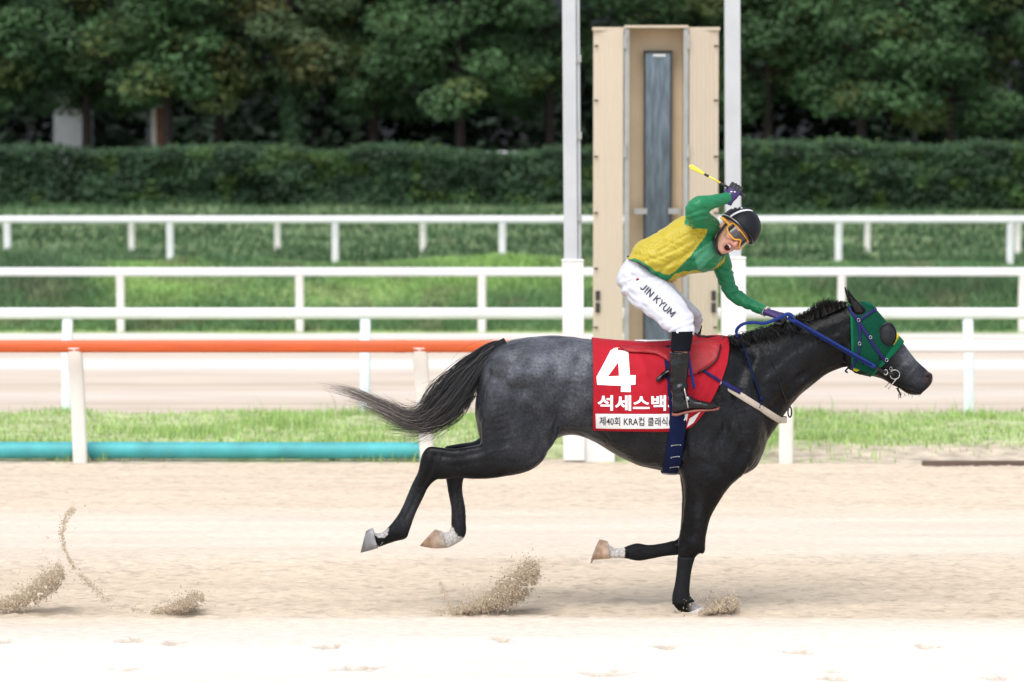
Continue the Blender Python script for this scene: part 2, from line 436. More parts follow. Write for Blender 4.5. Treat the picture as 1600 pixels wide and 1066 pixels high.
pos = np.stack([rng.uniform(-6, 6, n), rng.uniform(E1 + 0.15, E2 + 0.15, n), np.zeros(n)], 1)
dens = vnoise(pos[:, :2], 1.4, 51); bare = sstep(1.4, 2.6, pos[:, 0]) * (1 - sstep(E1 + 0.6, E1 + 1.6, pos[:, 1] - (dens - 0.5) * 1.2))
keep = (rng.uniform(0, 1, n) < (0.25 + 0.9 * dens) * (1 - 0.95 * bare) * sstep(E1 + 0.45, E1 + 1.2, pos[:, 1] + dens * 0.5 - 0.1) + 0.10 * (dens > 0.62))
pos = pos[keep]; dens = dens[keep]; pos[:, 2] = verge_z(pos) - 0.005
h = (0.03 + 0.085 * dens ** 1.5) * rng.uniform(0.5, 1.3, len(pos)); tall = rng.uniform(0, 1, len(pos)) < 0.03
h[tall] *= rng.uniform(1.6, 2.8, tall.sum())
tn = rng.uniform(0, 1, (len(pos), 1))
col = np.array([0.34, 0.50, 0.17]) * (0.7 + 0.6 * tn) + np.array([0.10, 0.05, 0.02]) * (rng.uniform(0, 1, (len(pos), 1)) < 0.25)
blades('verge_grass', pos, h, rng.uniform(0.1, 0.8, len(pos)), rng.uniform(0.006, 0.014, len(pos)), col,
       'short patchy green grass on the strip between the two sand tracks', 'grass')
n = 110000
pos = np.stack([rng.uniform(-9, 9, n), rng.uniform(51.3, 57.5, n), np.zeros(n)], 1)
nn = vnoise(pos[:, :2] * [0.45, 0.8], 0.8, 43); n3 = vnoise(pos[:, :2], 0.9, 52)
pos[:, 2] = bank_z(pos) - 0.01
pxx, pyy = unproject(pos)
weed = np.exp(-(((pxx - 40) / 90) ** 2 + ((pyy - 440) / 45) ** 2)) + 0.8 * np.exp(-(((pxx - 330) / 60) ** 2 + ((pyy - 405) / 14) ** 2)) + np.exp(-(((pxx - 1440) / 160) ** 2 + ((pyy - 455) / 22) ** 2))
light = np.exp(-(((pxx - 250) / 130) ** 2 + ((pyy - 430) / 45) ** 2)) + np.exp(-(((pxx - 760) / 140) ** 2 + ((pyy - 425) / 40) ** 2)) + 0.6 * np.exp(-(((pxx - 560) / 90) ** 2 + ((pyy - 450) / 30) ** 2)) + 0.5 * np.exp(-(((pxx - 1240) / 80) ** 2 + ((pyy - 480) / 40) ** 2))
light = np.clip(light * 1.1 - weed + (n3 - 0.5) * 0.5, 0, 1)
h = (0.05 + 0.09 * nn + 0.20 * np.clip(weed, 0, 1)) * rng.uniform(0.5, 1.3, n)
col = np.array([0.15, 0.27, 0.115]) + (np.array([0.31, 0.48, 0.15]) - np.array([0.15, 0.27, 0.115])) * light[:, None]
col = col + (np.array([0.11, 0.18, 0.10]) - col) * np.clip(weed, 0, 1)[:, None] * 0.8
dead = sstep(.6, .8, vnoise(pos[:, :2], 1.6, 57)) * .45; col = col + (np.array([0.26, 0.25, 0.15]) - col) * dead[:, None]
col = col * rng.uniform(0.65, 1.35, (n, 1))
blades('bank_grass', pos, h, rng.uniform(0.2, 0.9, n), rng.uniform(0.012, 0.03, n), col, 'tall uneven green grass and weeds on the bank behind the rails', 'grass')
n = 40000
pos = np.stack([rng.uniform(-12, 12, n), rng.uniform(57.5, 80, n), np.zeros(n)], 1); pos[:, 2] = bank_z(pos) - 0.01
col = np.array([0.075, 0.14, 0.062]) * rng.uniform(0.6, 1.4, (n, 1)) * (0.7 + 0.6 * vnoise(pos[:, :2], 0.6, 54))[:, None]
blades('upper_grass', pos, rng.uniform(0.06, 0.2, n), rng.uniform(0.2, 0.9, n), rng.uniform(0.02, 0.05, n), col, 'dull green grass on the slope below the hedge', 'grass')

# ------------------------------------------------------------------ rails
def bar(x0, x1, y, zc, hh, hd, mater, name, parent, k=20, sag=0.0):
    th = np.linspace(0, 2 * np.pi, k, endpoint=False); c = np.cos(th); s_ = np.sin(th)
    c = np.sign(c) * np.abs(c) ** 0.6; s_ = np.sign(s_) * np.abs(s_) ** 0.6
    xs = np.concatenate([[x0, x0 + .002], np.linspace(x0 + .01, x1 - .01, max(2, int((x1 - x0) / 0.5))), [x1 - .002, x1]])
    R = np.stack([np.stack([np.full(k, x), y + c * hd, zc + s_ * hh], 1) for x in xs])
    b = MB().rings(R); return b.build(name, mater, parent)
def rail_fence(name, label, Y, ytop, ybot, post_px, base_y, gap, wpost, mats, segs, set_back, ground_z=0.0, lean=None, nbase=False):
    "posts curve forward under the rail; each post and each length of rail is a part"
    zt = P(800, ytop, Y)[2]; zb = P(800, ybot, Y)[2]; zc = (zt + zb) / 2; hh = (zt - zb) / 2
    root = empty(name, (0, Y, ground_z)); tag(root, label, 'fence')
    for (xa, xb, m) in segs:
        bar(P(xa, 500, Y)[0], P(xb, 500, Y)[0], Y, zc, hh, hh * 0.95, m, 'top_rail', root)
    for (xa, xb, m) in segs[1:]:
        xj = P(xa, 500, Y)[0]; bar(xj - .05, xj + .05, Y, zc, hh * 1.05, hh * 1.0, m, 'joint_sleeve', root)
    for i, px in enumerate(post_px):
        x = P(px, 500, Y)[0]; dx = (lean[i] if lean else 0.0)
        sgn = set_back
        pts = [(x, Y, zc - hh * 0.2), (x + dx * 0.12, Y + sgn * 0.10, zc - hh * 1.7), (x + dx * 0.35, Y + sgn * 0.75, zc - (zc - ground_z) * 0.42), (x + dx, Y + sgn, ground_z - 0.15)]
        pts = [(p[0], Y + (p[1] - Y) if abs(sgn) < 1e-6 else p[1], p[2]) for p in pts]
        kk = catmull(pts, 6); wd = np.interp(np.linspace(0, 1, len(kk)), [0, 0.25, 1], [wpost * 1.15, wpost, wpost * 0.95])
        R = []
        for c, w_ in zip(kk, wd):
            a = np.linspace(0, 2 * np.pi, 16, endpoint=False); cx = np.sign(np.cos(a)) * np.abs(np.cos(a)) ** 0.5; cy = np.sign(np.sin(a)) * np.abs(np.sin(a)) ** 0.5
            R.append(np.stack([c[0] + cx * w_ / 2, c[1] + cy * w_ / 2 * 0.7, np.full(16, c[2])], 1))
        MB().rings(np.array(R)).build('post', mats, root)
    return root
rail_fence('running_rail', 'nearest rail, orange on the left and white on the right, with cream posts', 27.45, 532, 551,
           [-440, 116, 655, 1231, 1790], 722, 0, 0.125, M['cream_post'],
           [(-700, 624, M['orange']), (625, 1000, M['orange']), (1001, 1480, M['white_rail']), (1481, 2300, M['white_rail'])], 0.14, 0.0, lean=[0, 0.03, 0.075, 0.0, 0])
rail_fence('running_rail', 'second white rail from the front, along the far edge of the grass strip', 32.5, 481, 499,
           [-360, 106, 571, 1040, 1512, 1985], 655, 0, 0.105, M['blue_post'],
           [(-800, 121, M['white_rail']), (122, 1040, M['white_rail']), (1041, 2400, M['white_rail'])], -0.12)
rail_fence('running_rail', 'third white rail from the front, at the foot of the grass bank', 51.2, 418.5, 431.5,
           [-95, 188, 468, 753, 1035, 1315, 1598], 520, 0, 0.13, M['cream_post'], [(-600, 468, M['white_rail']), (469, 2200, M['white_rail'])], 0.06)
rail_fence('running_rail', 'fourth white rail from the front, behind the crest of the bank', 58.7, 337.5, 349,
           [12, 266, 524, 785, 1048, 1310, 1578], 405, 0, 0.13, M['white_rail'], [(-600, 650, M['white_rail']), (651, 2200, M['white_rail'])], 0.05, 0.62)
rail_fence('running_rail', 'farthest white rail below the hedge, its posts showing under the fourth rail', 67.0, 339.5, 349,
           [-22, 206, 434, 661, 890, 1120, 1355, 1590], 390, 0, 0.13, M['cream_post'], [(-600, 2200, M['white_rail'])], 0.05, 0.78)
# slim rail behind the hedge
fr = rail_fence('hedge_rail', 'thin white rail of a fence glimpsed along the top of the hedge', 82.6, 237.0, 242.0, [30, 260, 560, 880, 1180, 1480], 300, 0, 0.06, M['white_rail'],
                [(-400, 2000, M['white_rail'])], 0.0, 1.7)

# ------------------------------------------------------------------ turquoise pipe
def pipe():
    x0, x1 = P(-420, 700, 27.8)[0], P(663, 700, 27.8)[0]; n = int((x1 - x0) / 0.011)
    xs = np.linspace(x0, x1, n); th = np.linspace(0, 2 * np.pi, 24, endpoint=False)
    r = 0.070 + 0.0035 * np.where(np.arange(n) % 2, 1, -1)
    yc = 27.76 + 0.02 * np.sin(xs * 1.3); zc = 0.078 - 0.0 * xs
    R = np.stack([np.repeat(xs[:, None], 24, 1), yc[:, None] + r[:, None] * np.cos(th), zc[:, None] + r[:, None] * np.sin(th)], 2)
    o = MB().rings(R).build('drain_pipe', M['pipe'])
    tag(o, 'ribbed turquoise plastic pipe lying on the sand edge under the orange rail', 'pipe')
pipe()
pl = MB().box((P(1560, 729, 27.2)[0], 27.2, 0.015), (0.62, 0.05, 0.022)).build('edging_plank', M['wood'], smooth=False)
tag(pl, 'weathered brown plank half sunk in sand at the right track edge', 'plank')

# ------------------------------------------------------------------ finish mirror box and its two poles
def finish_box():
    Y = 30.0; sc = F / Y
    cx = P(1025, 300, Y)[0]; zt = P(1025, 44, Y)[2]
    root = empty('finish_mirror_cabinet', (cx, Y, 0)); tag(root, 'tall tan finish-line mirror cabinet with folding side wings behind the jockey', 'cabinet')
    H = zt
    hw = 0.245; dp = 0.26
    bx = lambda nm, c, h, m, par=root: MB().box(c, h).build(nm, m, par, smooth=False)
    z0 = 0.0; zc = (z0 + H) / 2; hz = (H - z0) / 2
    bx('back_panel', (cx, Y + dp, zc), (hw, 0.012, hz), M['tan_in'])
    for s in (-1, 1):
        bx('side_panel', (cx + s * (hw + 0.012), Y + dp / 2, zc), (0.011, dp / 2 + 0.012, hz), M['tan_in'])
        bx('edge_trim', (cx + s * (hw + 0.020), Y - 0.02, zc), (0.022, 0.016, hz), M['grey_metal'])
    bx('roof_panel', (cx, Y + dp / 2 - 0.01, H + 0.012), (hw + 0.04, dp / 2 + 0.04, 0.011), M['tan_panel'])
    bx('plinth', (cx, Y + dp / 2, 0.05), (0.6, 0.35, 0.07), M['sleeve'])
    # wings folded outwards, slightly angled; ribbed sheet
    for s in (-1, 1):
        wroot = cx + s * (hw + 0.050); L = 0.275; ang = math.radians(14)
        n = 28; V = []; Fc = []
        for i in range(n + 1):
            t = i / n * L; rb = 0.0018 * (1 if (i // 2) % 2 else 0)
            x = wroot + s * t * math.cos(ang); y = Y - 0.02 + t * math.sin(ang) - rb
            for (dy, z) in ((0, 0.10), (0, H - 0.02), (0.03, H - 0.02), (0.03, 0.10)): V.append((x, y + dy, z))
        for i in range(n):
            for j in range(4):
                a = i * 4 + j; b = i * 4 + (j + 1) % 4; Fc.append([a, b, b + 4, a + 4] if s < 0 else [a, a + 4, b + 4, b])
        Fc += [[0, 1, 2, 3], [n * 4 + 3, n * 4 + 2, n * 4 + 1, n * 4]]
        wg = mobj('wing', V, Fc, M['tan_panel'], root, False)
        bx('wing_cap', (wroot + s * L / 2 * math.cos(ang), Y + 0.03 + L / 2 * math.sin(ang), H - 0.005), (L / 2 + 0.005, 0.05, 0.014), M['tan_panel'])
        for py in (72, 157, 245, 333, 420, 512):
            z = P(937, py, Y)[2]; t = L - 0.045; x = wroot + s * t * math.cos(ang); y = Y - 0.028 + t * math.sin(ang)
            b = MB().tube([(x, y + 0.01, z), (x, y - 0.018, z)], [0.019, 0.014], 10, 1).ell((x + s * 0.02, y - 0.006, z), (0.022, 0.008, 0.010), nu=8, nv=5)
            b.build('bolt', M['bolt'], wg)
        for py in (462, 481):
            z = P(937, py, Y)[2]; t = L - 0.042; x = wroot + s * t * math.cos(ang); y = Y - 0.03 + t * math.sin(ang)
            bx('hinge', (x, y, z), (0.02, 0.012, 0.042), M['bolt'], wg)
        for py in (66, 236):
            bx('catch', (cx + s * (hw + 0.035), Y - 0.045, P(937, py, Y)[2]), (0.012, 0.012, 0.06), M['grey_metal'])
    # mirror
    mx = P(1027, 300, Y + dp)[0]; zt2 = P(1027, 84, Y + dp - 0.05)[2]; zb2 = 0.35
    mr = bx('mirror', (mx, Y + dp - 0.075, (zt2 + zb2) / 2), (0.112, 0.006, (zt2 - zb2) / 2), M['mirror'])
    for s in (-1, 1):
        bx('mirror_frame', (mx + s * 0.119, Y + dp - 0.072, (zt2 + zb2) / 2), (0.009, 0.022, (zt2 - zb2) / 2 + 0.01), M['bolt'], mr)
        zz = P(1000, 330, Y + dp)[2]
        br = bx('bracket', (mx + s * 0.155, Y + dp - 0.10, zz), (0.058, 0.02, 0.026), M['chrome'])
        MB().tube([(mx + s * 0.175, Y + dp - 0.115, zz), (mx + s * 0.175, Y + dp - 0.135, zz)], 0.012, 10, 1).build('bracket_bolt', M['bolt'], br)
    bx('mirror_cap', (mx, Y + dp - 0.082, zt2 + 0.014), (0.13, 0.03, 0.013), M['bolt'])
    bx('mirror_tab', (mx + 0.01, Y + dp - 0.115, zt2 - 0.018), (0.055, 0.003, 0.012), M['white_rail'])
finish_box()
def pole(px_top, px_bot, wtop, wslv, ysl, label, conduit):
    Y = 27.75; sc = F / Y
    x0 = P(px_bot, 600, Y)[0]; xt = P(px_top, 0, Y)[0]; zt = 5.2; zs = P(px_bot, ysl, Y)[2]
    root = empty('finish_pole', (x0, Y, 0)); tag(root, label, 'pole')
    hw = wtop / 2 / sc
    lean = (xt - x0) / (P(800, 0, Y)[2])
    def prism(z0, z1, x_l, x_r, y0, y1, nm, m):
        V = [(x_l + lean * z, y, z) if i == 0 else (x_r + lean * z, y, z) for z in (z0, z1) for (i, y) in ((0, y0), (1, y0), (1, y1), (0, y1))]
        o = mobj(nm, V, [[3, 2, 1, 0], [4, 5, 6, 7], [0, 1, 5, 4], [1, 2, 6, 5], [2, 3, 7, 6], [3, 0, 4, 7]], m, root, False)
        bv = o.modifiers.new('b', 'BEVEL'); bv.width = 0.006; bv.segments = 2
        return o
    w_ = wslv / 2 / sc
    cl_ = prism(zs - 0.05, zt, x0 - hw, x0 + hw * (0.55 if conduit else 1), Y - 0.06, Y + 0.06, 'column', M['steel'])
    if conduit:
        prism(zs - 0.05, zt, x0 + hw * 0.58, x0 + hw, Y - 0.025, Y + 0.09, 'flange', M['steel'])
        for py in (92, 212, 340):
            z = P(900, py, Y)[2]; MB().box((x0 + hw * 0.85 + lean * z, Y - 0.035, z), (0.02, 0.012, 0.03)).build('bracket', M['grey_metal'], cl_, smooth=False)
    sl_ = prism(0.0, zs, x0 - w_, x0 + w_, Y - 0.10, Y + 0.10, 'sleeve', M['sleeve'])
    prism(zs + 0.002, zs + 0.02, x0 - w_ * 1.04, x0 + w_ * 1.04, Y - 0.105, Y + 0.105, 'sleeve_cap', M['sleeve'])
    if conduit:
        o = MB().box((x0 + 0.13, Y + 0.08, 0.08), (0.21, 0.14, 0.13)).build('footing', M['sleeve'], root, smooth=False)
        bv = o.modifiers.new('b', 'BEVEL'); bv.width = 0.012; bv.segments = 2
pole(892, 897, 27, 33, 409, 'left white steel finish pole with a thick white sleeve round its foot', True)
pole(1144, 1147, 24, 37, 405, 'right white steel finish pole, plain, rising behind the raised whip hand', False)

# ------------------------------------------------------------------ hedge, trees, background
def leaves(pos, nrm, size, col):
    n = len(pos); nrm = nrm / (np.linalg.norm(nrm, axis=1)[:, None] + 1e-9)
    r = rng.normal(size=(n, 3)); a = np.cross(nrm, r); a /= np.linalg.norm(a, axis=1)[:, None] + 1e-9
    b = np.cross(nrm, a); s = size[:, None]
    V = np.stack([pos - a * s, pos + b * s * 0.55 + nrm * s * 0.15, pos + a * s, pos - b * s * 0.55 + nrm * s * 0.15], 1).reshape(-1, 3)
    i = np.arange(n)[:, None] * 4
    return V, np.concatenate([i + [0, 1, 2], i + [0, 2, 3]], 0).astype(int), np.repeat(col, 4, axis=0)
def hedge(name, px0, px1, ytop, ybase, Y, thick, n, label, base_c, seed):
    x0, x1 = P(px0, 280, Y)[0], P(px1, 280, Y)[0]; zt = P(800, ytop, Y)[2]; zb = bank_z0(np.array([Y]))[0] - 0.1
    root = empty(name, ((x0 + x1) / 2, Y, zb)); tag(root, label, 'hedge')
    u = rng.uniform(x0, x1, n); v = rng.uniform(0, 1, n) ** 0.8; k = rng.uniform(-1, 1, n)
    face = rng.uniform(0, 1, n)
    q = np.stack([u, v * 3, np.full(n, seed)], 1)
    bul = (vnoise(q, 1.1, seed) - 0.5) * 0.7 + (vnoise(q, 3.3, seed + 1) - 0.5) * 0.35
    zt_l = zt + (vnoise(np.stack([u, u * 0], 1), 0.9, seed + 2) - 0.5) * 0.22
    z = zb + (zt_l - zb) * v; y = np.where(face < 0.7, Y - thick / 2 - bul * 0.5, Y + k * thick / 2)
    topm = face > 0.8; z[topm] = zt_l[topm] + rng.normal(0, 0.05, topm.sum()); y[topm] = Y + k[topm] * thick / 2
    y += rng.uniform(0, 0.35, n)
    pos = np.stack([u, y, z + rng.normal(0, 0.03, n)], 1)
    nr = np.stack([rng.normal(0, 0.6, n), -0.6 + rng.normal(0, 0.5, n), 0.7 + rng.normal(0, 0.5, n)], 1)
    tone = 0.55 + 0.9 * vnoise(np.stack([u, v * 2, y * 0], 1), 1.7, seed + 5)
    yel = sstep(0.62, 0.8, vnoise(np.stack([u, v * 2, y * 0 + 9], 1), 2.2, seed + 6))
    col = np.array(base_c) * tone[:, None] + np.array([0.03, 0.05, 0.0]) * yel[:, None]
    V, Fc, C = leaves(pos, nr, rng.uniform(0.035, 0.085, n), col)
    mobj('foliage', V, Fc, M['leaf'], root, False, C)
    mb = MB()
    for x in np.arange(x0, x1, 0.35):
        xx = x + random.uniform(-0.1, 0.1); yy = Y + random.uniform(-0.2, 0.2)
        for q in range(2):
            mb.tube([(xx, yy, zb - 0.05), (xx + random.uniform(-0.15, 0.15), yy - 0.1, zb + 0.5 * (zt - zb)), (xx + random.uniform(-0.3, 0.3), yy - random.uniform(0, 0.3), zt - 0.15)], [0.022, 0.016, 0.006], 5, 2)
    mb.build('stems', M['bark'], root)
    # dark inner mass of twigs
    m2 = MB(); m2.box(((x0 + x1) / 2, Y + 0.15, (zb + zt) / 2 - 0.15), ((x1 - x0) / 2, thick * 0.22, (zt - zb) / 2 - 0.12)); m2.build('inner_twigs', M['bark'], root, smooth=False)
hedge('hedge', -700, 1135, 238, 322, 80.5, 1.2, 68000, 'long clipped hedge behind the rails, left of the right finish pole', (0.040, 0.080, 0.038), 61)
hedge('hedge', 1136, 2300, 229, 330, 79.0, 1.6, 50000, 'taller bushy hedge on the right behind the horse head', (0.040, 0.082, 0.036), 71)

def tree(px, Y, H, cw, zlow, n, tint, label, name='tree', ivy=False, dens=1.0):
    x = P(px, 230, Y)[0]; z0 = float(bank_z0(np.array([Y]))[0]) - 0.1
    root = empty(name, (x, Y, z0)); tag(root, label, 'tree', 'trees behind the hedge')
    tb = MB(); lean = random.uniform(-0.3, 0.3)
    top = np.array([x + lean, Y, z0 + H * 0.8])
    tb.tube([(x, Y, z0), (x + lean * 0.2, Y, z0 + H * 0.25), (x + lean * 0.6, Y + 0.1, z0 + H * 0.5), top], [0.15, 0.12, 0.09, 0.03], 8, 4)
    cl = []
    nl = int(26 * dens)
    for i in range(nl):
        t = 0.18 + 0.8 * (i + random.random()) / nl; a = random.uniform(0, 2 * math.pi)
        b = np.array([x + lean * t, Y, z0 + zlow + (H * 0.95 - zlow) * t * 0.8])
        reach = cw * (0.45 + 0.6 * math.sin(min(1, 1.15 - t * 0.75) * math.pi / 1.4)) * random.uniform(0.6, 1.05)
        e = b + np.array([math.cos(a) * reach, math.sin(a) * reach * 0.8, random.uniform(-0.3, 0.7)])
        m_ = (b + e) / 2 + np.array([0, 0, 0.2])
        tb.tube([b, m_, e], [0.06, 0.04, 0.012], 5, 3)
        for q in range(4):
            f = random.uniform(0.45, 1.05); c = b + (e - b) * f + np.array([random.gauss(0, .25), random.gauss(0, .25), random.gauss(0, .22)])
            cl.append((c, random.uniform(0.3, 0.62)))
    for q in range(int(14 * dens)):
        cl.append((np.array([x + lean + random.gauss(0, cw * 0.35), Y + random.gauss(0, cw * 0.35), z0 + H * random.uniform(0.75, 1.0)]), random.uniform(0.35, 0.65)))
    tb.build('trunk', M['bark'], root)
    C = np.array([c for c, r in cl]); R = np.array([r for c, r in cl]); n = int(n * 1.9)
    i = rng.integers(0, len(cl), n)
    d = rng.normal(size=(n, 3)); d /= np.linalg.norm(d, axis=1)[:, None]; rr = rng.uniform(0.25, 1, n) ** 0.5
    pos = C[i] + d * (R[i] * rr)[:, None] * [1.4, 1.4, 0.85]
    nr = d * 0.5 + np.stack([rng.normal(0, 0.45, n), rng.normal(0, 0.45, n) - 0.2, np.full(n, 0.9)], 1)
    tone = (0.7 + 0.6 * rng.uniform(0, 1, len(cl)))[i] * rng.uniform(0.75, 1.25, n)
    base = np.array(tint)[None] * tone[:, None]
    warm = (rng.uniform(0, 1, len(cl)) < 0.16)[i]
    base[warm] *= [1.5, 1.0, 0.8]
    if ivy:
        m = 2600; zz = rng.uniform(0, H * 0.45, m); aa = rng.uniform(0, 2 * np.pi, m); r_ = rng.uniform(0.15, 0.34, m)
        pv = np.stack([x + np.cos(aa) * r_ + lean * zz / H, Y + np.sin(aa) * r_, z0 + zz], 1)
        pos = np.vstack([pos, pv]); nr = np.vstack([nr, np.stack([np.cos(aa), np.sin(aa), 0.5 + 0 * aa], 1)])
        base = np.vstack([base, np.array([0.035, 0.075, 0.03]) * rng.uniform(0.7, 1.3, (m, 1))])
    V, Fc, Cc = leaves(pos, nr, rng.uniform(0.045, 0.105, len(pos)), base)
    mobj('crown', V, Fc, M['leaf'], root, False, Cc)
G1, G2, G3 = (0.060, 0.118, 0.048), (0.070, 0.138, 0.054), (0.074, 0.116, 0.050)
for a in [(-40, 86.0, 9.0, 2.0, 1.2, 13000, G1, 'broad leafy tree at the far left edge behind the hedge'),
          (136, 87.0, 9.5, 1.9, 1.3, 14000, G1, 'dark tree standing just right of the pale shed'),
          (262, 84.5, 8.5, 1.6, 1.9, 12000, G2, 'bright green tree in front of the red pillar'),
          (342, 86.5, 9.0, 1.8, 2.2, 11000, G3, 'thin brown-trunked tree right of the red pillar'),
          (460, 85.0, 9.0, 1.8, 2.0, 11000, G3, 'tree with an ivy-covered trunk and russet leaves', 'tree', True),
          (585, 86.0, 9.0, 2.0, 1.7, 13000, G1, 'dark leafy tree midway between the ivy trunk and the left finish pole'),
          (720, 84.5, 8.5, 2.0, 1.6, 14000, G2, 'spreading olive-green tree left of the left finish pole'),
          (860, 87.0, 9.5, 2.0, 1.6, 12000, G1, 'dark tree partly hidden by the left finish pole'),
          (1030, 87.0, 9.5, 1.9, 2.3, 9000, G1, 'tree rising behind the mirror cabinet'),
          (1200, 85.5, 9.0, 2.0, 1.5, 12000, G1, 'dense dark tree right of the right finish pole'),
          (1345, 84.0, 9.0, 2.0, 1.5, 13000, G2, 'full green tree above the horse head'),
          (1480, 85.0, 9.0, 2.0, 1.4, 13000, G2, 'large leafy tree right of the full green one'),
          (1620, 86.0, 9.5, 2.0, 1.2, 11000, G1, 'dark tree cut by the right edge of the picture')]:
    tree(*a)
# deep wood behind
n = 120000
x = rng.uniform(-27, 27, n); y = rng.uniform(92, 99, n); z = 1.5 + 10.5 * rng.uniform(0, 1, n) ** 1.35
kk = vnoise(np.stack([x, y, z], 1), 0.55, 81); keep = (kk > 0.36)
pxw, pyw = unproject(np.stack([x, y, z], 1))
keep &= ~((abs(pxw - 105) < 26) & (pyw > 140) & (pyw < 250)) & ~((abs(pxw - 248) < 22) & (pyw > 165) & (pyw < 250))
pos = np.stack([x, y, z], 1)[keep]; n = len(pos)
nr = np.stack([rng.normal(0, .5, n), rng.normal(-.3, .5, n), np.full(n, 0.8)], 1)
V, Fc, C = leaves(pos, nr, rng.uniform(0.14, 0.30, n), np.array([0.024, 0.044, 0.026]) * rng.uniform(0.6, 1.4, (n, 1)))
tag(mobj('woodland', V, Fc, M['leaf'], None, False, C), 'dark mass of foliage deep behind the row of trees', 'woodland', kind='stuff')
def building():
    Y = 106.0; root = empty('building', (0, Y, 1.9)); tag(root, 'long grey building glimpsed through the trees', 'building')
    MB().box((0, Y + 4, 8.0), (34, 4, 7.0)).build('wall', M['wall_grey'], root, smooth=False)
    MB().box((0, Y + 4, 15.15), (34.4, 4.4, 0.14)).build('roof', M['wall_pale'], root, smooth=False)
    for fl in range(3):
        for i in range(-9, 10):
            MB().box((i * 2.4, Y - 0.01, 5.2 + fl * 3.2), (0.7, 0.03, 0.75)).build('window', M['pane'], root, smooth=False)
building()
def shed():
    Y = 90.5; xa, xb = P(84, 200, Y)[0], P(134, 200, Y)[0]; z0 = 1.75; zt = P(100, 148, Y)[2]
    root = empty('shed', ((xa + xb) / 2, Y, z0)); tag(root, 'pale grey shed wall showing between the left trees', 'shed')
    MB().box(((xa + xb) / 2, Y + 0.8, (z0 + zt) / 2), ((xb - xa) / 2, 0.8, (zt - z0) / 2)).build('wall', M['wall_pale'], root, smooth=False)
    MB().box(((xa + xb) / 2, Y + 0.75, zt + 0.05), ((xb - xa) / 2 + 0.12, 0.95, 0.045)).build('roof', M['wall_grey'], root, smooth=False)
shed()
def pillar():
    Y = 88.5; xa, xb = P(238, 200, Y)[0], P(263, 200, Y)[0]; z0 = 1.7; zt = P(100, 168, Y)[2]; xm = xa + (xb - xa) * 0.28
    root = empty('gate_pillar', ((xa + xb) / 2, Y, z0)); tag(root, 'red-brown pillar with a cream left edge behind the hedge', 'pillar')
    MB().box(((xm + xb) / 2, Y, (z0 + zt) / 2), ((xb - xm) / 2, 0.2, (zt - z0) / 2)).build('shaft', M['brick'], root, smooth=False)
    MB().box(((xa + xm) / 2 - 0.002, Y + 0.01, (z0 + zt) / 2), ((xm - xa) / 2, 0.16, (zt - z0) / 2 - 0.02)).build('cream_strip', M['sleeve'], root, smooth=False)
    MB().box(((xa + xb) / 2, Y, zt + 0.05), ((xb - xa) / 2 + 0.05, 0.26, 0.045)).build('cap', M['wall_pale'], root, smooth=False)
pillar()
#PART2
# ------------------------------------------------------------------ horse
Y0 = 18.0
TRUNK = [((748, 572), (743, 648), .07), ((764, 550), (752, 688), .17), ((790, 534), (775, 712), .225), ((822, 527), (815, 712), .262), ((858, 524), (850, 698), .278),
         ((895, 526), (885, 680), .272), ((926, 531), (922, 686), .268), ((965, 535), (962, 709), .285), ((1000, 537), (1000, 727), .295), ((1040, 536), (1035, 736), .288),
         ((1080, 532), (1075, 744), .268), ((1115, 527), (1115, 748), .25), ((1140, 530), (1150, 745), .235), ((1165, 542), (1178, 733), .205), ((1184, 570), (1192, 710), .155), ((1197, 600), (1199, 690), .09)]
NECK = [((1110, 545), (1172, 725), .18), ((1146, 531), (1200, 688), .168), ((1185, 520), (1220, 657), .142), ((1222, 511), (1243, 627), .115), ((1256, 502), (1268, 603), .098),
        ((1290, 490), (1292, 584), .088), ((1315, 479), (1318, 576), .083), ((1335, 474), (1345, 572), .075)]
HEAD = [((1330, 476), (1324, 562), .072), ((1349, 472), (1331, 577), .084), ((1366, 482), (1345, 584), .094), ((1383, 502), (1358, 587), .094), ((1398, 518), (1371, 590), .082),
        ((1411, 535), (1383, 596), .066), ((1424, 552), (1395, 603), .056), ((1437, 566), (1406, 609), .051), ((1449, 576), (1417, 616), .056), ((1456.5, 585), (1430, 618.5), .055), ((1458, 593), (1437, 618), .046), ((1455, 601), (1444, 612), .026)]
def ear(sy):
    return [((1330, 488), (1352, 494), .026, sy * .055), ((1325, 472), (1352, 484), .026, sy * .058), ((1322, 462), (1343, 474), .022, sy * .062), ((1320.5, 453), (1331, 461), .014, sy * .066), ((1320.5, 446), (1323, 449), .004, sy * .068)]
HN = [((800, 560), (872, 625), .11, -.12), ((757, 640), (862, 690), .12, -.145), ((752, 685), (838, 728), .105, -.15), ((742, 693), (794, 740), .076, -.15), ((712, 697), (752, 745), .056, -.145), ((690, 696), (716, 744), .049, -.14),
      ((671, 696), (694, 746), .043, -.135), ((660, 709), (682, 747), .039, -.13), ((655, 732), (671, 759), .033, -.125), ((645, 752), (662, 777), .029, -.12), ((630, 786), (651, 800), .028, -.12), ((618, 808), (641, 824), .031, -.12),
      ((608, 820), (636, 837), .034, -.12), ((598, 829), (620, 842), .031, -.12), ((588, 830), (604, 848), .032, -.12), ((582, 824), (592, 852), .036, -.12)]
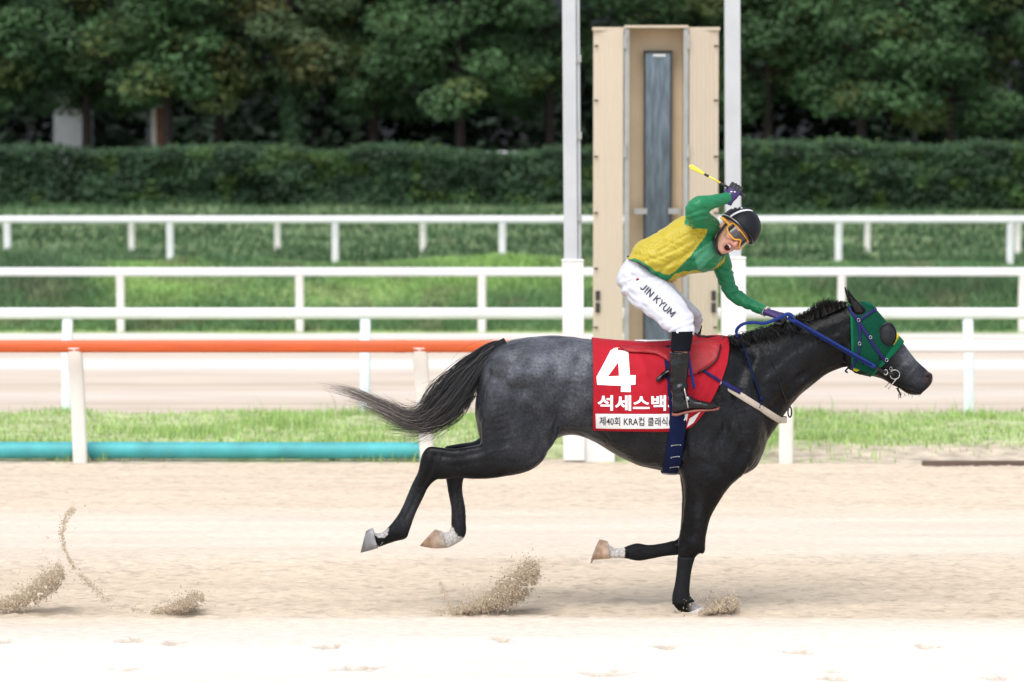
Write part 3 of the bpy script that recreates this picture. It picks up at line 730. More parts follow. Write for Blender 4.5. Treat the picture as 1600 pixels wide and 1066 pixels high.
HF = [((800, 580), (872, 640), .11, .12), ((765, 660), (850, 705), .11, .145), ((745, 690), (815, 730), .09, .15), ((715, 697), (765, 742), .06, .145), ((694, 702), (740, 746), .048, .14), ((691, 724), (727, 748), .042, .135),
      ((694, 742), (724, 752), .037, .13), ((698, 766), (722, 769), .031, .125), ((703, 796), (727, 800), .029, .12), ((704, 814), (728, 820), .032, .12), ((704, 826), (729, 834), .034, .12), ((700, 835), (723, 847), .031, .12), ((694, 836), (709, 855), .032, .12), ((688, 834), (698, 860), .036, .12)]
FN = [((1050, 640), (1165, 665), .085, -.15), ((1055, 700), (1165, 725), .10, -.15), ((1063, 742), (1138, 756), .088, -.145), ((1066, 772), (1122, 780), .066, -.14), ((1064, 805), (1107, 808), .052, -.135), ((1059, 834), (1101, 836), .046, -.13),
      ((1057, 851), (1098, 853), .044, -.13), ((1057, 866), (1084, 867), .036, -.125), ((1056, 885), (1079, 885), .030, -.12), ((1053, 908), (1076, 908), .030, -.12), ((1049, 926), (1076, 925), .034, -.12), ((1049, 940), (1083, 935), .035, -.12), ((1058, 951), (1092, 941), .034, -.12), ((1068, 955), (1097, 944), .036, -.12)]
FF = [((1055, 690), (1160, 720), .09, .15), ((1063, 742), (1130, 752), .082, .145), ((1067, 775), (1118, 782), .062, .14), ((1066, 808), (1107, 812), .050, .135), ((1064, 832), (1102, 840), .045, .13), ((1062, 844), (1092, 866), .042, .13),
      ((1054, 849), (1062, 871), .035, .125), ((1036, 853), (1040, 873), .030, .12), ((1015, 855.5), (1019, 877), .030, .12), ((997, 853), (1000, 880), .034, .12), ((981, 857), (985, 878), .031, .12), ((965, 860), (968, 876), .027, .12), ((955, 856), (957, 876), .032, .12), ((949, 850), (953, 877), .038, .12)]
def muscles(mb):
    def e(px, py, dy, r, rot=0.0):
        for s in (-1, 1):
            c = P(px, py, Y0); c[1] += s * dy; a = math.radians(rot)
            R = np.array([[math.cos(a), 0, math.sin(a)], [0, 1, 0], [-math.sin(a), 0, math.cos(a)]])
            mb.ell(c, r, R)
    e(838, 585, .165, (.26, .115, .15), 10)      # gluteals
    e(790, 640, .17, (.12, .10, .22), -10)       # hamstrings
    e(845, 668, .185, (.10, .07, .15), 20)       # stifle
    e(1120, 640, .185, (.12, .065, .27), -25)    # shoulder blade
    e(1092, 690, .20, (.14, .065, .14), 20)      # triceps
    e(1150, 692, .125, (.10, .08, .14), -20)      # breast
    e(1345, 552, .068, (.105, .030, .115))       # cheek
    e(1386, 512, .072, (.035, .028, .030))       # eye ridge
    e(1449, 588, .044, (.026, .022, .030), 30)   # nostril wing
    e(1428, 609, .028, (.05, .028, .025), 25)    # lip
    e(1095, 853, .13, (.016, .03, .03))
def horse_shapes(ears=True, legs=True):
    mb = MB(); mb.loft(TRUNK, Y0, 36, 6, 0.92); mb.loft(NECK, Y0, 30, 6); mb.loft(HEAD, Y0, 30, 6, 0.88)
    if ears:
        for s in (-1, 1): mb.loft(ear(s), Y0, 16, 5)
    if legs:
        for L in (HN, HF, FN, FF): mb.loft(L, Y0, 24, 5)
    muscles(mb)
    return mb
hx = P(960, 950, Y0)[0]
HORSE = empty('horse', (hx, Y0, 0))
tag(HORSE, 'dark grey racehorse at full gallop with one forefoot on the sand', 'horse')
core = fused(horse_shapes(ears=False), 0.009, 8, 'core'); CORE = bvh_of(core)
body = fused(horse_shapes(), 0.0066, 12, 'body')
def blob(x, y, cx, cy, rx, ry, p=1.0):
    return np.exp(-(((x - cx) / rx) ** 2 + ((y - cy) / ry) ** 2) * p)
def coat(V):
    x, y = unproject(V)
    q = np.stack([x, y, V[:, 1] * 290], 1)
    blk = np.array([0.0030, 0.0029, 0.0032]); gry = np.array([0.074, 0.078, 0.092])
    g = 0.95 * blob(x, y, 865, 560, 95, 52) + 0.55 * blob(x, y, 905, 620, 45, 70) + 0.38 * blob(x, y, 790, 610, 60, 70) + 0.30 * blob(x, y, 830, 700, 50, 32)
    g += 0.13 * blob(x, y, 1000, 690, 110, 45) + 0.15 * blob(x, y, 1150, 640, 45, 60) + 0.11 * blob(x, y, 1220, 555, 50, 40) + 0.10 * blob(x, y, 1100, 700, 30, 40) + 0.10 * blob(x, y, 760, 715, 50, 16) + 0.10 * blob(x, y, 1090, 800, 8, 40) + 0.12 * blob(x, y, 1064, 900, 6, 30) + 0.12 * blob(x, y, 690, 720, 16, 14)  # painted sheen on shoulder, belly and neck; painted tendon highlights down the legs
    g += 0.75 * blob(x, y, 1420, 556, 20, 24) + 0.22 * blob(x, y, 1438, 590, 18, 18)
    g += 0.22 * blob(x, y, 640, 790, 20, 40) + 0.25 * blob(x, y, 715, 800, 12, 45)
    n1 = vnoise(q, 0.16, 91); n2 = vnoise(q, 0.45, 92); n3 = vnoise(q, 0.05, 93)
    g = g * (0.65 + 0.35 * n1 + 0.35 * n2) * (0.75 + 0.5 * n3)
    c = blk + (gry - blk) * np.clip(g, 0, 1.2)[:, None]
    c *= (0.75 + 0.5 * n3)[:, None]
    wht = np.array([0.55, 0.52, 0.50])
    wz = 0.95 * inpoly(x, y, [(976, 845), (976, 890), (930, 890), (930, 840)]) * (V[:, 1] > Y0)
    wz = wz + 0.95 * inpoly(x, y, [(680, 820), (704, 818), (715, 838), (729, 841), (729, 870), (680, 870)]) * (V[:, 1] > Y0)
    wz = wz + 0.55 * inpoly(x, y, [(575, 815), (608, 826), (605, 838), (592, 856), (575, 860)]) * (n1 > 0.4)
    wz = wz + 0.55 * sstep(1072, 1090, x) * (y > 938) * (x < 1115)
    wz = np.clip(wz, 0, 1) * (0.8 + 0.3 * n2)
    c = c + (wht - c) * np.clip(wz, 0, 1)[:, None]
    pink = blob(x, y, 1449, 590, 5, 6)
    c = c + (np.array([0.06, 0.025, 0.025]) - c) * (0.7 * pink)[:, None]
    c = c + (np.array([0.008, 0.003, 0.003]) - c) * (blob(x, y, 1449.5, 590.5, 2.6, 3.6))[:, None]
    inner = inpoly(x, y, [(1327, 462), (1344, 478), (1348, 487), (1338, 487), (1330, 476)])
    c = c + (np.array([0.03, 0.027, 0.027]) - c) * (0.6 * inner)[:, None]
    return c
def gline(x, y, pts, wd, dep):
    K = catmull(np.array(pts, float), 8); best = np.full(len(x), 1e9)
    for a, b in K: best = np.minimum(best, (x - a) ** 2 + (y - b) ** 2)
    return -dep * np.exp(-best / wd ** 2)
V = getco(body)
nrm = np.empty(len(V) * 3); body.vertices.foreach_get('normal', nrm); nrm = nrm.reshape(-1, 3)
x, y = unproject(V)
# muscle relief, ribs, veins, nostril and mouth line
d = (vnoise(V, 9, 95) - 0.5) * 0.013 + (vnoise(V, 24, 96) - 0.5) * 0.004
leg = (y > 745)
d[leg] *= 0.45
side = np.abs(nrm[:, 1])
ribs = np.sin((x - 925) / 10.5 + (y - 600) * 0.03) * 0.0022 * blob(x, y, 985, 690, 60, 32) * side
groove = -0.016 * np.exp(-((x - (1066 + (y - 640) * -0.12)) / 6) ** 2) * sstep(640, 690, y) * (1 - sstep(735, 752, y)) * side
groove += -0.012 * np.exp(-((x - (872 + (y - 600) * 0.05)) / 9) ** 2) * sstep(600, 650, y) * (1 - sstep(690, 705, y)) * side
groove += -0.010 * np.exp(-((y - (560 + (x - 1240) * -0.25 + 32)) / 7) ** 2) * blob(x, y, 1250, 590, 60, 60) * side
groove += -0.009 * np.exp(-((x - 1120 - (y - 640) * 0.42) / 7) ** 2) * blob(x, y, 1120, 650, 60, 60) * side
mouth = -0.007 * np.exp(-((y - (606 + (x - 1420) * 0.35)) / 1.8) ** 2) * (x > 1404) * (x < 1444) * side
nost = -0.022 * blob(x, y, 1449, 589, 4.2, 5.2) * side
eyeh = -0.006 * blob(x, y, 1386, 516, 6, 6) * side
tend = -0.004 * np.exp(-((x - (648 + (785 - y) * 0.55)) / 3) ** 2) * blob(x, y, 648, 785, 25, 30) * side
for pts, wd, dep in [([(1170, 560), (1152, 615), (1165, 680), (1150, 732)], 9, .010), ([(1078, 600), (1068, 655), (1070, 722)], 8, .010), ([(1092, 722), (1115, 728), (1140, 742)], 7, .007),
                     ([(1312, 556), (1258, 584), (1205, 640)], 7, .008), ([(1305, 520), (1240, 548), (1185, 596)], 9, .005), ([(805, 556), (778, 615), (792, 690)], 9, .009), ([(770, 565), (756, 620), (765, 680)], 7, .006),
                     ([(905, 560), (884, 635), (866, 688)], 10, .011), ([(826, 640), (846, 680), (838, 715)], 7, .007), ([(756, 706), (722, 714), (690, 712)], 5, .006), ([(820, 725), (765, 722), (715, 728)], 5, .004),
                     ([(1092, 760), (1086, 800), (1082, 838)], 5, .005), ([(1140, 660), (1120, 690), (1118, 720)], 7, .007), ([(1110, 580), (1126, 630), (1135, 670)], 7, .005),
                     ([(1368, 560), (1350, 575), (1338, 560), (1334, 530)], 4, .005), ([(1418, 560), (1402, 575), (1388, 584)], 3.5, .004), ([(1430, 570), (1415, 588)], 3, .003), ([(680, 712), (672, 735), (660, 760)], 4, .005),
                     ([(652, 770), (636, 806)], 2.5, .004), ([(716, 765), (718, 810)], 2.5, .004), ([(1068, 872), (1064, 920)], 2.5, .003)]:
    d = d + 2.0 * gline(x, y, pts, wd, dep) * side + 0.9 * gline(x - wd * 1.6, y, pts, wd, -dep) * side
for pts in [[(1345, 575), (1355, 560), (1372, 556), (1390, 566)], [(1395, 560), (1405, 570), (1420, 572)], [(900, 690), (950, 690), (1000, 700), (1050, 712)], [(1110, 745), (1104, 770), (1096, 800)], [(800, 700), (770, 706), (745, 716)], [(850, 600), (870, 640), (860, 670)], [(1180, 660), (1160, 690), (1140, 715)], [(1000, 690), (1010, 665), (1035, 655)]]:
    d = d + gline(x, y, pts, 1.9, -.0045) * side
setco(body, V + nrm * (d + ribs + groove + mouth + nost + eyeh + tend)[:, None])
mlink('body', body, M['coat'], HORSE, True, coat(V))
def hoof(secs, c0, c1):
    mb = MB(); mb.loft(secs, Y0, 28, 4, 0.9)
    V = np.vstack(mb.V); t = np.clip(np.linspace(0, 1, len(V)), 0, 1)[:, None]
    n_ = vnoise(V, 60, 3)[:, None]
    mb.build('hoof', M['hoof'], HORSE, True, (np.array(c0) * (1 - t) + np.array(c1) * t) * (0.7 + 0.6 * n_))
hoof([((584, 821), (592, 853), .041, -.12), ((579, 823), (578, 857), .050, -.12), ((573.5, 826), (565, 860), .058, -.12)], (0.28, 0.28, 0.29), (0.10, 0.10, 0.10))
hoof([((690, 834), (699, 860), .040, .12), ((684, 832), (678, 861), .050, .12), ((679.5, 831), (655, 857), .056, .12)], (0.50, 0.42, 0.35), (0.33, 0.20, 0.12))
hoof([((951, 850), (955, 877), .040, .12), ((945, 848), (940, 878), .048, .12), ((938, 846.5), (924.5, 879), .056, .12)], (0.48, 0.36, 0.27), (0.36, 0.22, 0.14))
hoof([((1066, 955), (1095, 943), .044, -.12), ((1069, 958), (1100, 946.5), .052, -.12), ((1073, 961), (1107, 951), .057, -.12)], (0.50, 0.47, 0.45), (0.45, 0.42, 0.40))
# bandages on the fore cannons
def wrapband(secs, sc_, nm='leg_wrap'):
    mb = MB(); S = []
    for (A, B, wd, dy) in secs:
        c = ((A[0] + B[0]) / 2, (A[1] + B[1]) / 2)
        S.append(((c[0] + (A[0] - c[0]) * sc_, c[1] + (A[1] - c[1]) * sc_), (c[0] + (B[0] - c[0]) * sc_, c[1] + (B[1] - c[1]) * sc_), wd * sc_ + .002, dy))
    mb.loft(S, Y0, 24, 5); mb.build(nm, M['wrap'], HORSE)
wrapband(FN[7:12], 1.015)
wrapband(FF[6:11], 1.015)
# shoe on the lifted forefoot
mb = MB(); mb.tube([P(939, 846.5, Y0 + .12 + .02), P(931, 862, Y0 + .12 - .05), P(924, 879, Y0 + .12)], .005, 8, 5); mb.build('shoe', M['grey_metal'], HORSE)

def strands(paths_fn, n, nseg, wd, colf, name, parent, material):
    "hair: flat tapered ribbons; paths_fn(i) -> (nseg+1,3) points"
    V = []; C = []; Fc = []; b = 0
    for i in range(n):
        p = paths_fn(i)
        if p is None: continue
        p = np.asarray(p); t = np.linspace(0, 1, len(p)); T = np.gradient(p, axis=0)
        r = rng.normal(size=3) * [0.5, 1.0, 0.5]; s_ = np.cross(T, r); s_ /= np.linalg.norm(s_, axis=1)[:, None] + 1e-9
        ww = wd * random.uniform(0.5, 1.2) * (1 - 0.85 * t ** 2)[:, None] / 2
        V.append(p - s_ * ww); V.append(p + s_ * ww); m = len(p)
        c = colf(i, t); C.append(c); C.append(c)
        for j in range(m - 1): Fc.append([b + j, b + j + 1, b + m + j + 1, b + m + j])
        b += 2 * m
    return mobj(name, np.vstack(V), Fc, material, parent, True, np.vstack(C))
# tail
TG = catmull(np.array([(786, 538, 7), (765, 552, 13), (742, 576, 20), (716, 606, 26), (692, 634, 28), (664, 653, 19), (634, 653, 12), (604, 637, 9), (572, 621, 7), (545, 611, 8), (520, 605, 7), (495, 597, 6)], float), 8)
TGp = np.array([P(a, b, Y0) for a, b, c in TG]); TGw = TG[:, 2] / 290
TT = np.gradient(TGp, axis=0); TT /= np.linalg.norm(TT, axis=1)[:, None]; TN = np.stack([-TT[:, 2], 0 * TT[:, 0], TT[:, 0]], 1)
def tail_path(i):
    u = random.gauss(0, .5); v = random.gauss(0, .5); stray = random.random() < 0.10
    if abs(u) > 1.05 and not stray: u = random.uniform(-1, 1)
    a = random.uniform(0, 0.12) if random.random() < 0.7 else random.uniform(0.1, 0.45)
    e = min(1.0, max(a + 0.3, random.triangular(0.32, 1.0, 0.46)))
    ts = np.linspace(a, e, 13) * (len(TGp) - 1); k = np.arange(len(TGp))
    c = np.stack([np.interp(ts, k, TGp[:, j]) for j in range(3)], 1); nn = np.stack([np.interp(ts, k, TN[:, j]) for j in range(3)], 1); w_ = np.interp(ts, k, TGw)
    ph = random.uniform(0, 6.28); amp = random.uniform(0.1, 0.55)
    uu = u * 0.9 + amp * np.sin(np.linspace(0, random.uniform(2, 6), 13) + ph)
    p = c + nn * (uu * w_)[:, None]; p[:, 1] += v * w_ * 0.9
    s_ = np.linspace(0, 1, 13)
    if stray or random.random() < 0.42:      # ends that hang out of the bundle
        k_ = min(1.0, max(0.06, 2.2 * (0.92 - e))) * random.uniform(0.02, 0.16) * (1 if random.random() < 0.8 else -0.7)
        p[:, 2] -= k_ * s_ ** 3; p[:, 0] -= random.uniform(-0.03, 0.06) * s_ ** 2; p[:, 1] += random.gauss(0, .03) * s_ ** 2
    tail_path.q = ts / (len(TGp) - 1)
    return p
def tail_col(i, t):
    q = tail_path.q; g = sstep(0.42, 0.78, q + random.gauss(0, .12)) * random.uniform(0.1, 1.0)
    c0 = np.array([0.012, 0.011, 0.012]); c1 = np.array([0.40, 0.34, 0.30])
    return c0 + (c1 - c0) * g[:, None]
strands(tail_path, 2300, 12, 0.0030, tail_col, 'tail', HORSE, M['hair'])
mb = MB(); mb.tube([P(792, 537, Y0), P(765, 552, Y0), P(742, 577, Y0), P(716, 608, Y0), P(694, 632, Y0)], [.035, .038, .036, .026, .006], 12, 4); mb.build('tail_dock', M['wrap'], HORSE)
def hang_path(i):
    q = random.random(); a = np.array([(760 - 14 * q, 560 + 22 * q), (738 - 12 * q, 596 + 22 * q), (724 - 14 * q, 626 + 18 * q), (712 - 22 * q, 648 + 14 * q), (702 - 40 * q, 662 + 14 * q)], float)
    L_ = random.uniform(.5, 1.05); a = catmull(a, 3); a = a[:max(6, int(len(a) * L_))]; a[:, 0] += np.linspace(0, 1, len(a)) ** 2 * random.gauss(0, 9) + 2.5 * np.sin(np.linspace(0, random.uniform(3, 7), len(a)) + random.uniform(0, 6))
    dy = random.gauss(-.02, .04); return np.array([P(u, v, Y0 + dy) for u, v in a])
strands(hang_path, 330, 8, 0.0034, lambda i, t: np.ones((len(t), 1)) * np.array([0.010, 0.0095, 0.010]) * random.uniform(0.6, 1.8), 'tail_fringe', HORSE, M['hair'])
# mane
CR = np.array([(1128, 533), (1150, 530), (1185, 520), (1222, 511), (1256, 502), (1290, 490), (1312, 480), (1324, 475)], float)
def mane_path(i):
    f = random.random()
    px = 1132 + f * 190
    py = np.interp(px, CR[:, 0], CR[:, 1]) + 3
    r = P(px, py, Y0 + random.gauss(0, .018))
    if px > 1243:
        L = np.interp(px, [1243, 1262, 1288, 1300, 1322], [20, 25, 36, 26, 9]) / 290 * random.uniform(0.6, 1.12)
        dr = np.array([random.gauss(-0.15, .22), random.gauss(-0.1, .35), 1.0]); curl = np.array([0.25, random.gauss(-.3, .3), -0.35])
    else:
        tuft = 0.6 + 0.5 * math.sin(px * 0.55) 
        L = random.uniform(18, 40) / 290 * (0.75 + 0.35 * tuft)
        dr = np.array([random.gauss(0.15, .35), random.gauss(-0.55, .4), 1.0]); curl = np.array([random.gauss(.2, .5), random.gauss(-.6, .3), -1.5])
    dr /= np.linalg.norm(dr); t = np.linspace(0, 1, 6)[:, None]
    return r + dr * L * t + curl * L * 0.55 * t ** 2
strands(mane_path, 4600, 5, 0.0042, lambda i, t: np.ones((len(t), 1)) * np.array([0.010, 0.0095, 0.0095]) * random.uniform(0.6, 1.8), 'mane', HORSE, M['hair'])
# eye under the cup, whiskers at the lip
ec = P(1386, 517, Y0)
for s in (-1, 1): MB().ell((ec[0], Y0 + s * .086, ec[2]), (.02, .012, .018)).build('eye', M['black_leather'], HORSE)
mb = MB()
for i in range(14):
    a = P(random.uniform(1404, 1438), random.uniform(612, 616), Y0 + random.uniform(-.03, .03)); mb.tube([a, a + [random.gauss(0, .008), random.gauss(0, .006), -random.uniform(.012, .035)]], [.0012, .0004], 4, 1)
tag(mb.build('whiskers', M['cup'], HORSE), kind='stuff')

# ------------------------------------------------------------------ tack
def hit(bvh, px, py, off=0.0, side=-1):
    p = P(px, py, Y0)
    o = Vector((p[0], Y0 + side * 1.2, p[2])); r = bvh.ray_cast(o, Vector((0, -side, 0)))
    if r[0] is None:
        q = bvh.find_nearest(Vector((p[0], Y0 + side * 0.05, p[2]))); loc, nr = q[0], q[1]
    else: loc, nr = r[0], r[1]
    nr = np.array(nr)
    if nr[1] * side < 0 and r[0] is not None: nr = -nr
    return np.array(loc) + nr * off, nr
def strap_on(bvh, keys, width, off, mb, side=-1, thick=0.003, n=8, edge=False):
    "flat strap lying on a surface along a line of picture points"
    K = catmull(np.array(keys, float), n); pts = []; nrs = []
    for a, b in K:
        p, q = hit(bvh, a, b, off, side); pts.append(p); nrs.append(q)
    return ribbon(np.array(pts), np.array(nrs), width, mb, thick)
def ribbon(pts, nrs, width, mb, thick=0.003):
    T = np.gradient(pts, axis=0); S = np.cross(T, nrs); S /= np.linalg.norm(S, axis=1)[:, None] + 1e-9
    w_ = np.broadcast_to(np.asarray(width, float), (len(pts),))[:, None] / 2
    N = np.cross(S, T); N /= np.linalg.norm(N, axis=1)[:, None] + 1e-9
    for i in range(len(N)):
        if N[i] @ nrs[i] < 0: N[i] = -N[i]
    R = np.stack([pts - S * w_, pts - S * w_ * 0.9 + N * thick, pts + S * w_ * 0.9 + N * thick, pts + S * w_], 1)
    return mb.rings(R)
# number cloth
HEMX = [922, 926, 940, 1040, 1060, 1075, 1086, 1098, 1112, 1124, 1132, 1137]
HEMY = [668, 668, 668, 668.5, 667, 662, 652, 637, 613, 588, 566, 540]
def cloth():
    xs = np.concatenate([np.linspace(925, 1080, 52), np.linspace(1082, 1137, 34)]); rows = []
    Mr = 64
    for px in xs:
        X = P(px, 600, Y0)[0]; hem = P(px, np.interp(px, HEMX, HEMY), Y0)[2]; c = Vector((X, Y0, P(px, 620, Y0)[2]))
        pts = []
        for th in np.linspace(-2.2, 2.2, 150):
            dr = Vector((0, -math.sin(th), math.cos(th))); r = CORE.ray_cast(c, dr)
            if r[0] is None: continue
            p = np.array(r[0]) + np.array(dr) * (0.012)
            pts.append(p)
        hem = min(hem, max(q[2] for q in pts) - 0.012); pts = [q for q in pts]
        up = [q for q in range(len(pts)) if pts[q][2] >= hem]; a_, b_ = max(up[0], 1), min(up[-1], len(pts) - 2)
        cut = lambda i_, o_: pts[i_] + (pts[o_] - pts[i_]) * ((pts[i_][2] - hem) / (pts[i_][2] - pts[o_][2]))
        pts = np.array([cut(a_, a_ - 1)] + pts[a_:b_ + 1] + [cut(b_, b_ + 1)]); s_ = np.concatenate([[0], np.cumsum(np.linalg.norm(np.diff(pts, axis=0), axis=1))]); t = np.linspace(0, s_[-1], Mr)
        rows.append(np.stack([np.interp(t, s_, pts[:, j]) for j in range(3)], 1))
    R = np.array(rows)
    # soft folds
    fold = 0.016 * (vnoise(np.stack([R[:, :, 0].ravel() * 3.0 + R[:, :, 2].ravel() * 2, R[:, :, 2].ravel() * 1.2, 0 * R[:, :, 0].ravel()], 1), 4, 77) - 0.3)
    sgn = np.sign(R[:, :, 1] - Y0).ravel(); V = R.reshape(-1, 3).copy(); V[:, 1] += sgn * np.abs(fold) * sstep(0.02, 0.15, np.abs(V[:, 1] - Y0))
    fx, fy = unproject(V); w2 = sstep(0.04, 0.16, np.abs(V[:, 1] - Y0))
    for pts, wd, dep in [([(1098, 590), (1085, 625), (1068, 660)], 6, .011), ([(1124, 555), (1108, 600), (1090, 640)], 5, .008), ([(1000, 556), (1012, 600), (1030, 655)], 7, .009), ([(1012, 578), (985, 592), (955, 602)], 6, .007),
                         ([(955, 610), (975, 640), (990, 668)], 6, .006), ([(1005, 610), (1020, 640), (1035, 668)], 5, .008), ([(930, 560), (934, 610), (930, 660)], 5, .005), ([(1112, 535), (1128, 552), (1126, 575)], 5, .006), ([(990, 552), (1010, 566), (1040, 600)], 5, .007)]:
        V[:, 1] += sgn * gline(fx, fy, pts, wd, -dep) * w2
    n_, k = R.shape[:2]; i = (np.arange(n_ - 1)[:, None] * k + np.arange(k - 1)[None]).ravel()
    o = mobj('number_cloth_sheet', V, np.stack([i, i + 1, i + k + 1, i + k], 1), M['red_cloth'], None, True)
    return o
cl = cloth()
CLOTH = bvh_of(cl.data)
CR_ = empty('saddle_cloth', (P(1030, 600, Y0)[0], Y0, 1.0)); tag(CR_, 'red saddle cloth with a large white number four on the grey horse', 'saddle cloth')
cl.name = 'sheet'; adopt(cl, CR_)
sm = cl.modifiers.new('s', 'SOLIDIFY'); sm.thickness = 0.003; sm.offset = 0
def patch(poly_px, bvh, off, name, m, parent, nx=40, ny=8):
    "quad patch (4 picture corners) laid on a surface"
    a, b, c, d_ = [np.array(q, float) for q in poly_px]; V = []
    for j in range(ny + 1):
        for i in range(nx + 1):
            u, v = i / nx, j / ny; q = (a * (1 - u) + b * u) * (1 - v) + (d_ * (1 - u) + c * u) * v
            p, nr = hit(bvh, q[0], q[1], 0); V.append(p + [0, -off, 0])
    i = (np.arange(ny)[:, None] * (nx + 1) + np.arange(nx)[None]).ravel()
    return mobj(name, np.array(V), np.stack([i, i + nx + 1, i + nx + 2, i + 1], 1), m, parent, True)
patch([(928.5, 641), (1071, 640.5), (1066, 663), (929.5, 664.5)], CLOTH, 0.004, 'white_band', M['white_band'], cl)
patch([(1073, 648), (1090, 637.5), (1079, 655), (1069, 661.5)], CLOTH, 0.0045, 'turned_corner', M['white_band'], cl, 10, 6)
def lettering(body_, name, x0, y0, x1, ytop, bvh, off, m, parent, bold=0.0, rot=0.0, size_px=None, shear=0.0):
    "text laid on a surface; baseline start (x0,y0), end x1, cap top ytop (pixels)"
    cu = bpy.data.curves.new(name, 'FONT'); cu.body = body_; cu.offset = bold; cu.resolution_u = 3
    o = bpy.data.objects.new(name, cu); COL.objects.link(o)
    dg = bpy.context.evaluated_depsgraph_get(); dg.update()
    me = bpy.data.meshes.new_from_object(o.evaluated_get(dg)); bpy.data.objects.remove(o); bpy.data.curves.remove(cu)
    bm = bmesh.new(); bm.from_mesh(me); bmesh.ops.remove_doubles(bm, verts=bm.verts, dist=1e-5); bmesh.ops.triangulate(bm, faces=bm.faces)
    for _ in range(2):
        lg = [e for e in bm.edges if e.calc_length() > 0.18]
        if lg: bmesh.ops.subdivide_edges(bm, edges=lg, cuts=1); bmesh.ops.triangulate(bm, faces=bm.faces)
    bm.to_mesh(me); bm.free()
    V = getco(me); mn, mx = V[:, :2].min(0), V[:, :2].max(0)
    u = (V[:, 0] - mn[0]) / (mx[0] - mn[0]); v = (V[:, 1] - mn[1]) / (mx[1] - mn[1])
    Wd, Hd = x1 - x0, y0 - ytop; a = math.radians(rot)
    lx = u * Wd + v * shear; ly = v * Hd
    px = x0 + lx * math.cos(a) + ly * math.sin(a); py = y0 + lx * math.sin(a) - ly * math.cos(a)
    out = np.array([hit(bvh, p, q, 0)[0] + [0, -off, 0] for p, q in zip(px, py)])
    setco(me, out)
    return mlink(name, me, m, parent, False)
def cut_print(polys, name, bvh, off, m, parent):
    bm = bmesh.new()
    for pl in polys: bm.faces.new([bm.verts.new((a, b, 0)) for a, b in pl])
    bmesh.ops.remove_doubles(bm, verts=bm.verts, dist=.001); bmesh.ops.triangulate(bm, faces=bm.faces)
    for _ in range(3):
        lg = [e for e in bm.edges if e.calc_length() > 6]
        if lg: bmesh.ops.subdivide_edges(bm, edges=lg, cuts=1); bmesh.ops.triangulate(bm, faces=bm.faces)
    for v in bm.verts: v.co = Vector(hit(bvh, v.co.x, v.co.y, 0)[0] + [0, -off, 0])
    me = bpy.data.meshes.new(name); bm.to_mesh(me); bm.free()
    return mlink(name, me, m, parent, False)
z3 = lambda pts: [(900 + a / 4.1, 500 + b / 4.1) for a, b in pts]
cut_print([z3([(265, 168), (300, 172), (327, 185), (333, 335), (265, 340), (262, 255)]), z3([(215, 185), (240, 171), (265, 168), (262, 255), (195, 342), (123, 345)]),
           z3([(123, 345), (195, 342), (265, 340), (333, 335), (370, 335), (368, 393), (337, 395), (277, 400), (127, 395)]), z3([(277, 400), (337, 395), (338, 440), (275, 438)])], 'number', CLOTH, .004, M['white_print'], cl)
lettering('석세스백파', 'horse_name', 931.5, 636, 1066, 612, CLOTH, .004, M['white_print'], cl, 0.028)
lettering('제40회 KRA컵 클래식(G', 'race_name', 934.5, 661.5, 1052, 645.5, CLOTH, .0065, M['black_print'], cl, 0.010)
# girth over the cloth
both = bvh_of(cl.data)
def nearer(px, py, off, side):
    a, na = hit(CORE, px, py, off, side)
    r = CLOTH.ray_cast(Vector((a[0], Y0 + side * 1.2, P(px, py, Y0)[2])), Vector((0, -side, 0)))
    if r[0] is not None:
        n_ = np.array(r[1]); n_ = n_ if n_[1] * side > 0 else -n_
        return np.array(r[0]) + n_ * (off + .002), n_
    return a, na
GI = empty('girth', (P(1052, 740, Y0)[0], Y0, .75)); tag(GI, 'navy blue girth strap running down the horse behind the boot', 'girth')
GK = catmull(np.array([(1046, 532), (1049, 570), (1053, 620), (1055, 645), (1053, 675), (1050, 705), (1048, 726)], float), 8)
loop_p = [nearer(a, b, .004, -1) for a, b in GK]
for th in np.linspace(-.55, .55, 15):
    c = P(1046.5, 640, Y0); dr = Vector((0, math.sin(th), -math.cos(th))); r = CORE.ray_cast(Vector((c[0], Y0, c[2])), dr)
    loop_p.append((np.array(r[0]) + np.array(dr) * .004, np.array(dr)))
loop_p += [nearer(a, b, .004, 1) for a, b in GK[::-1]]
pp = np.array([p for p, q in loop_p]); qq = np.array([q for p, q in loop_p])
for _ in range(4):
    pp[1:-1] = pp[1:-1] * .5 + (pp[:-2] + pp[2:]) * .25
mb = MB(); ribbon(pp, qq, 0.092, mb, .005); mb.build('strap', M['navy'], GI)
for py in (689, 707.5, 724):
    a, na = nearer(1045, py, .012, -1); b, nb = nearer(1060, py - 1, .012, -1)
    MB().tube([a + [0.004, 0, -.006], a, (a + b) / 2, b, b + [-.004, 0, -.006]], .0016, 6, 3).build('buckle', M['chrome'], GI)
MB().tube([P(1036, 740, Y0 - .1), P(1046, 741.5, Y0 - .12), P(1057, 741, Y0 - .1)], .004, 8, 3).build('girth_keeper', M['grey_metal'], GI)
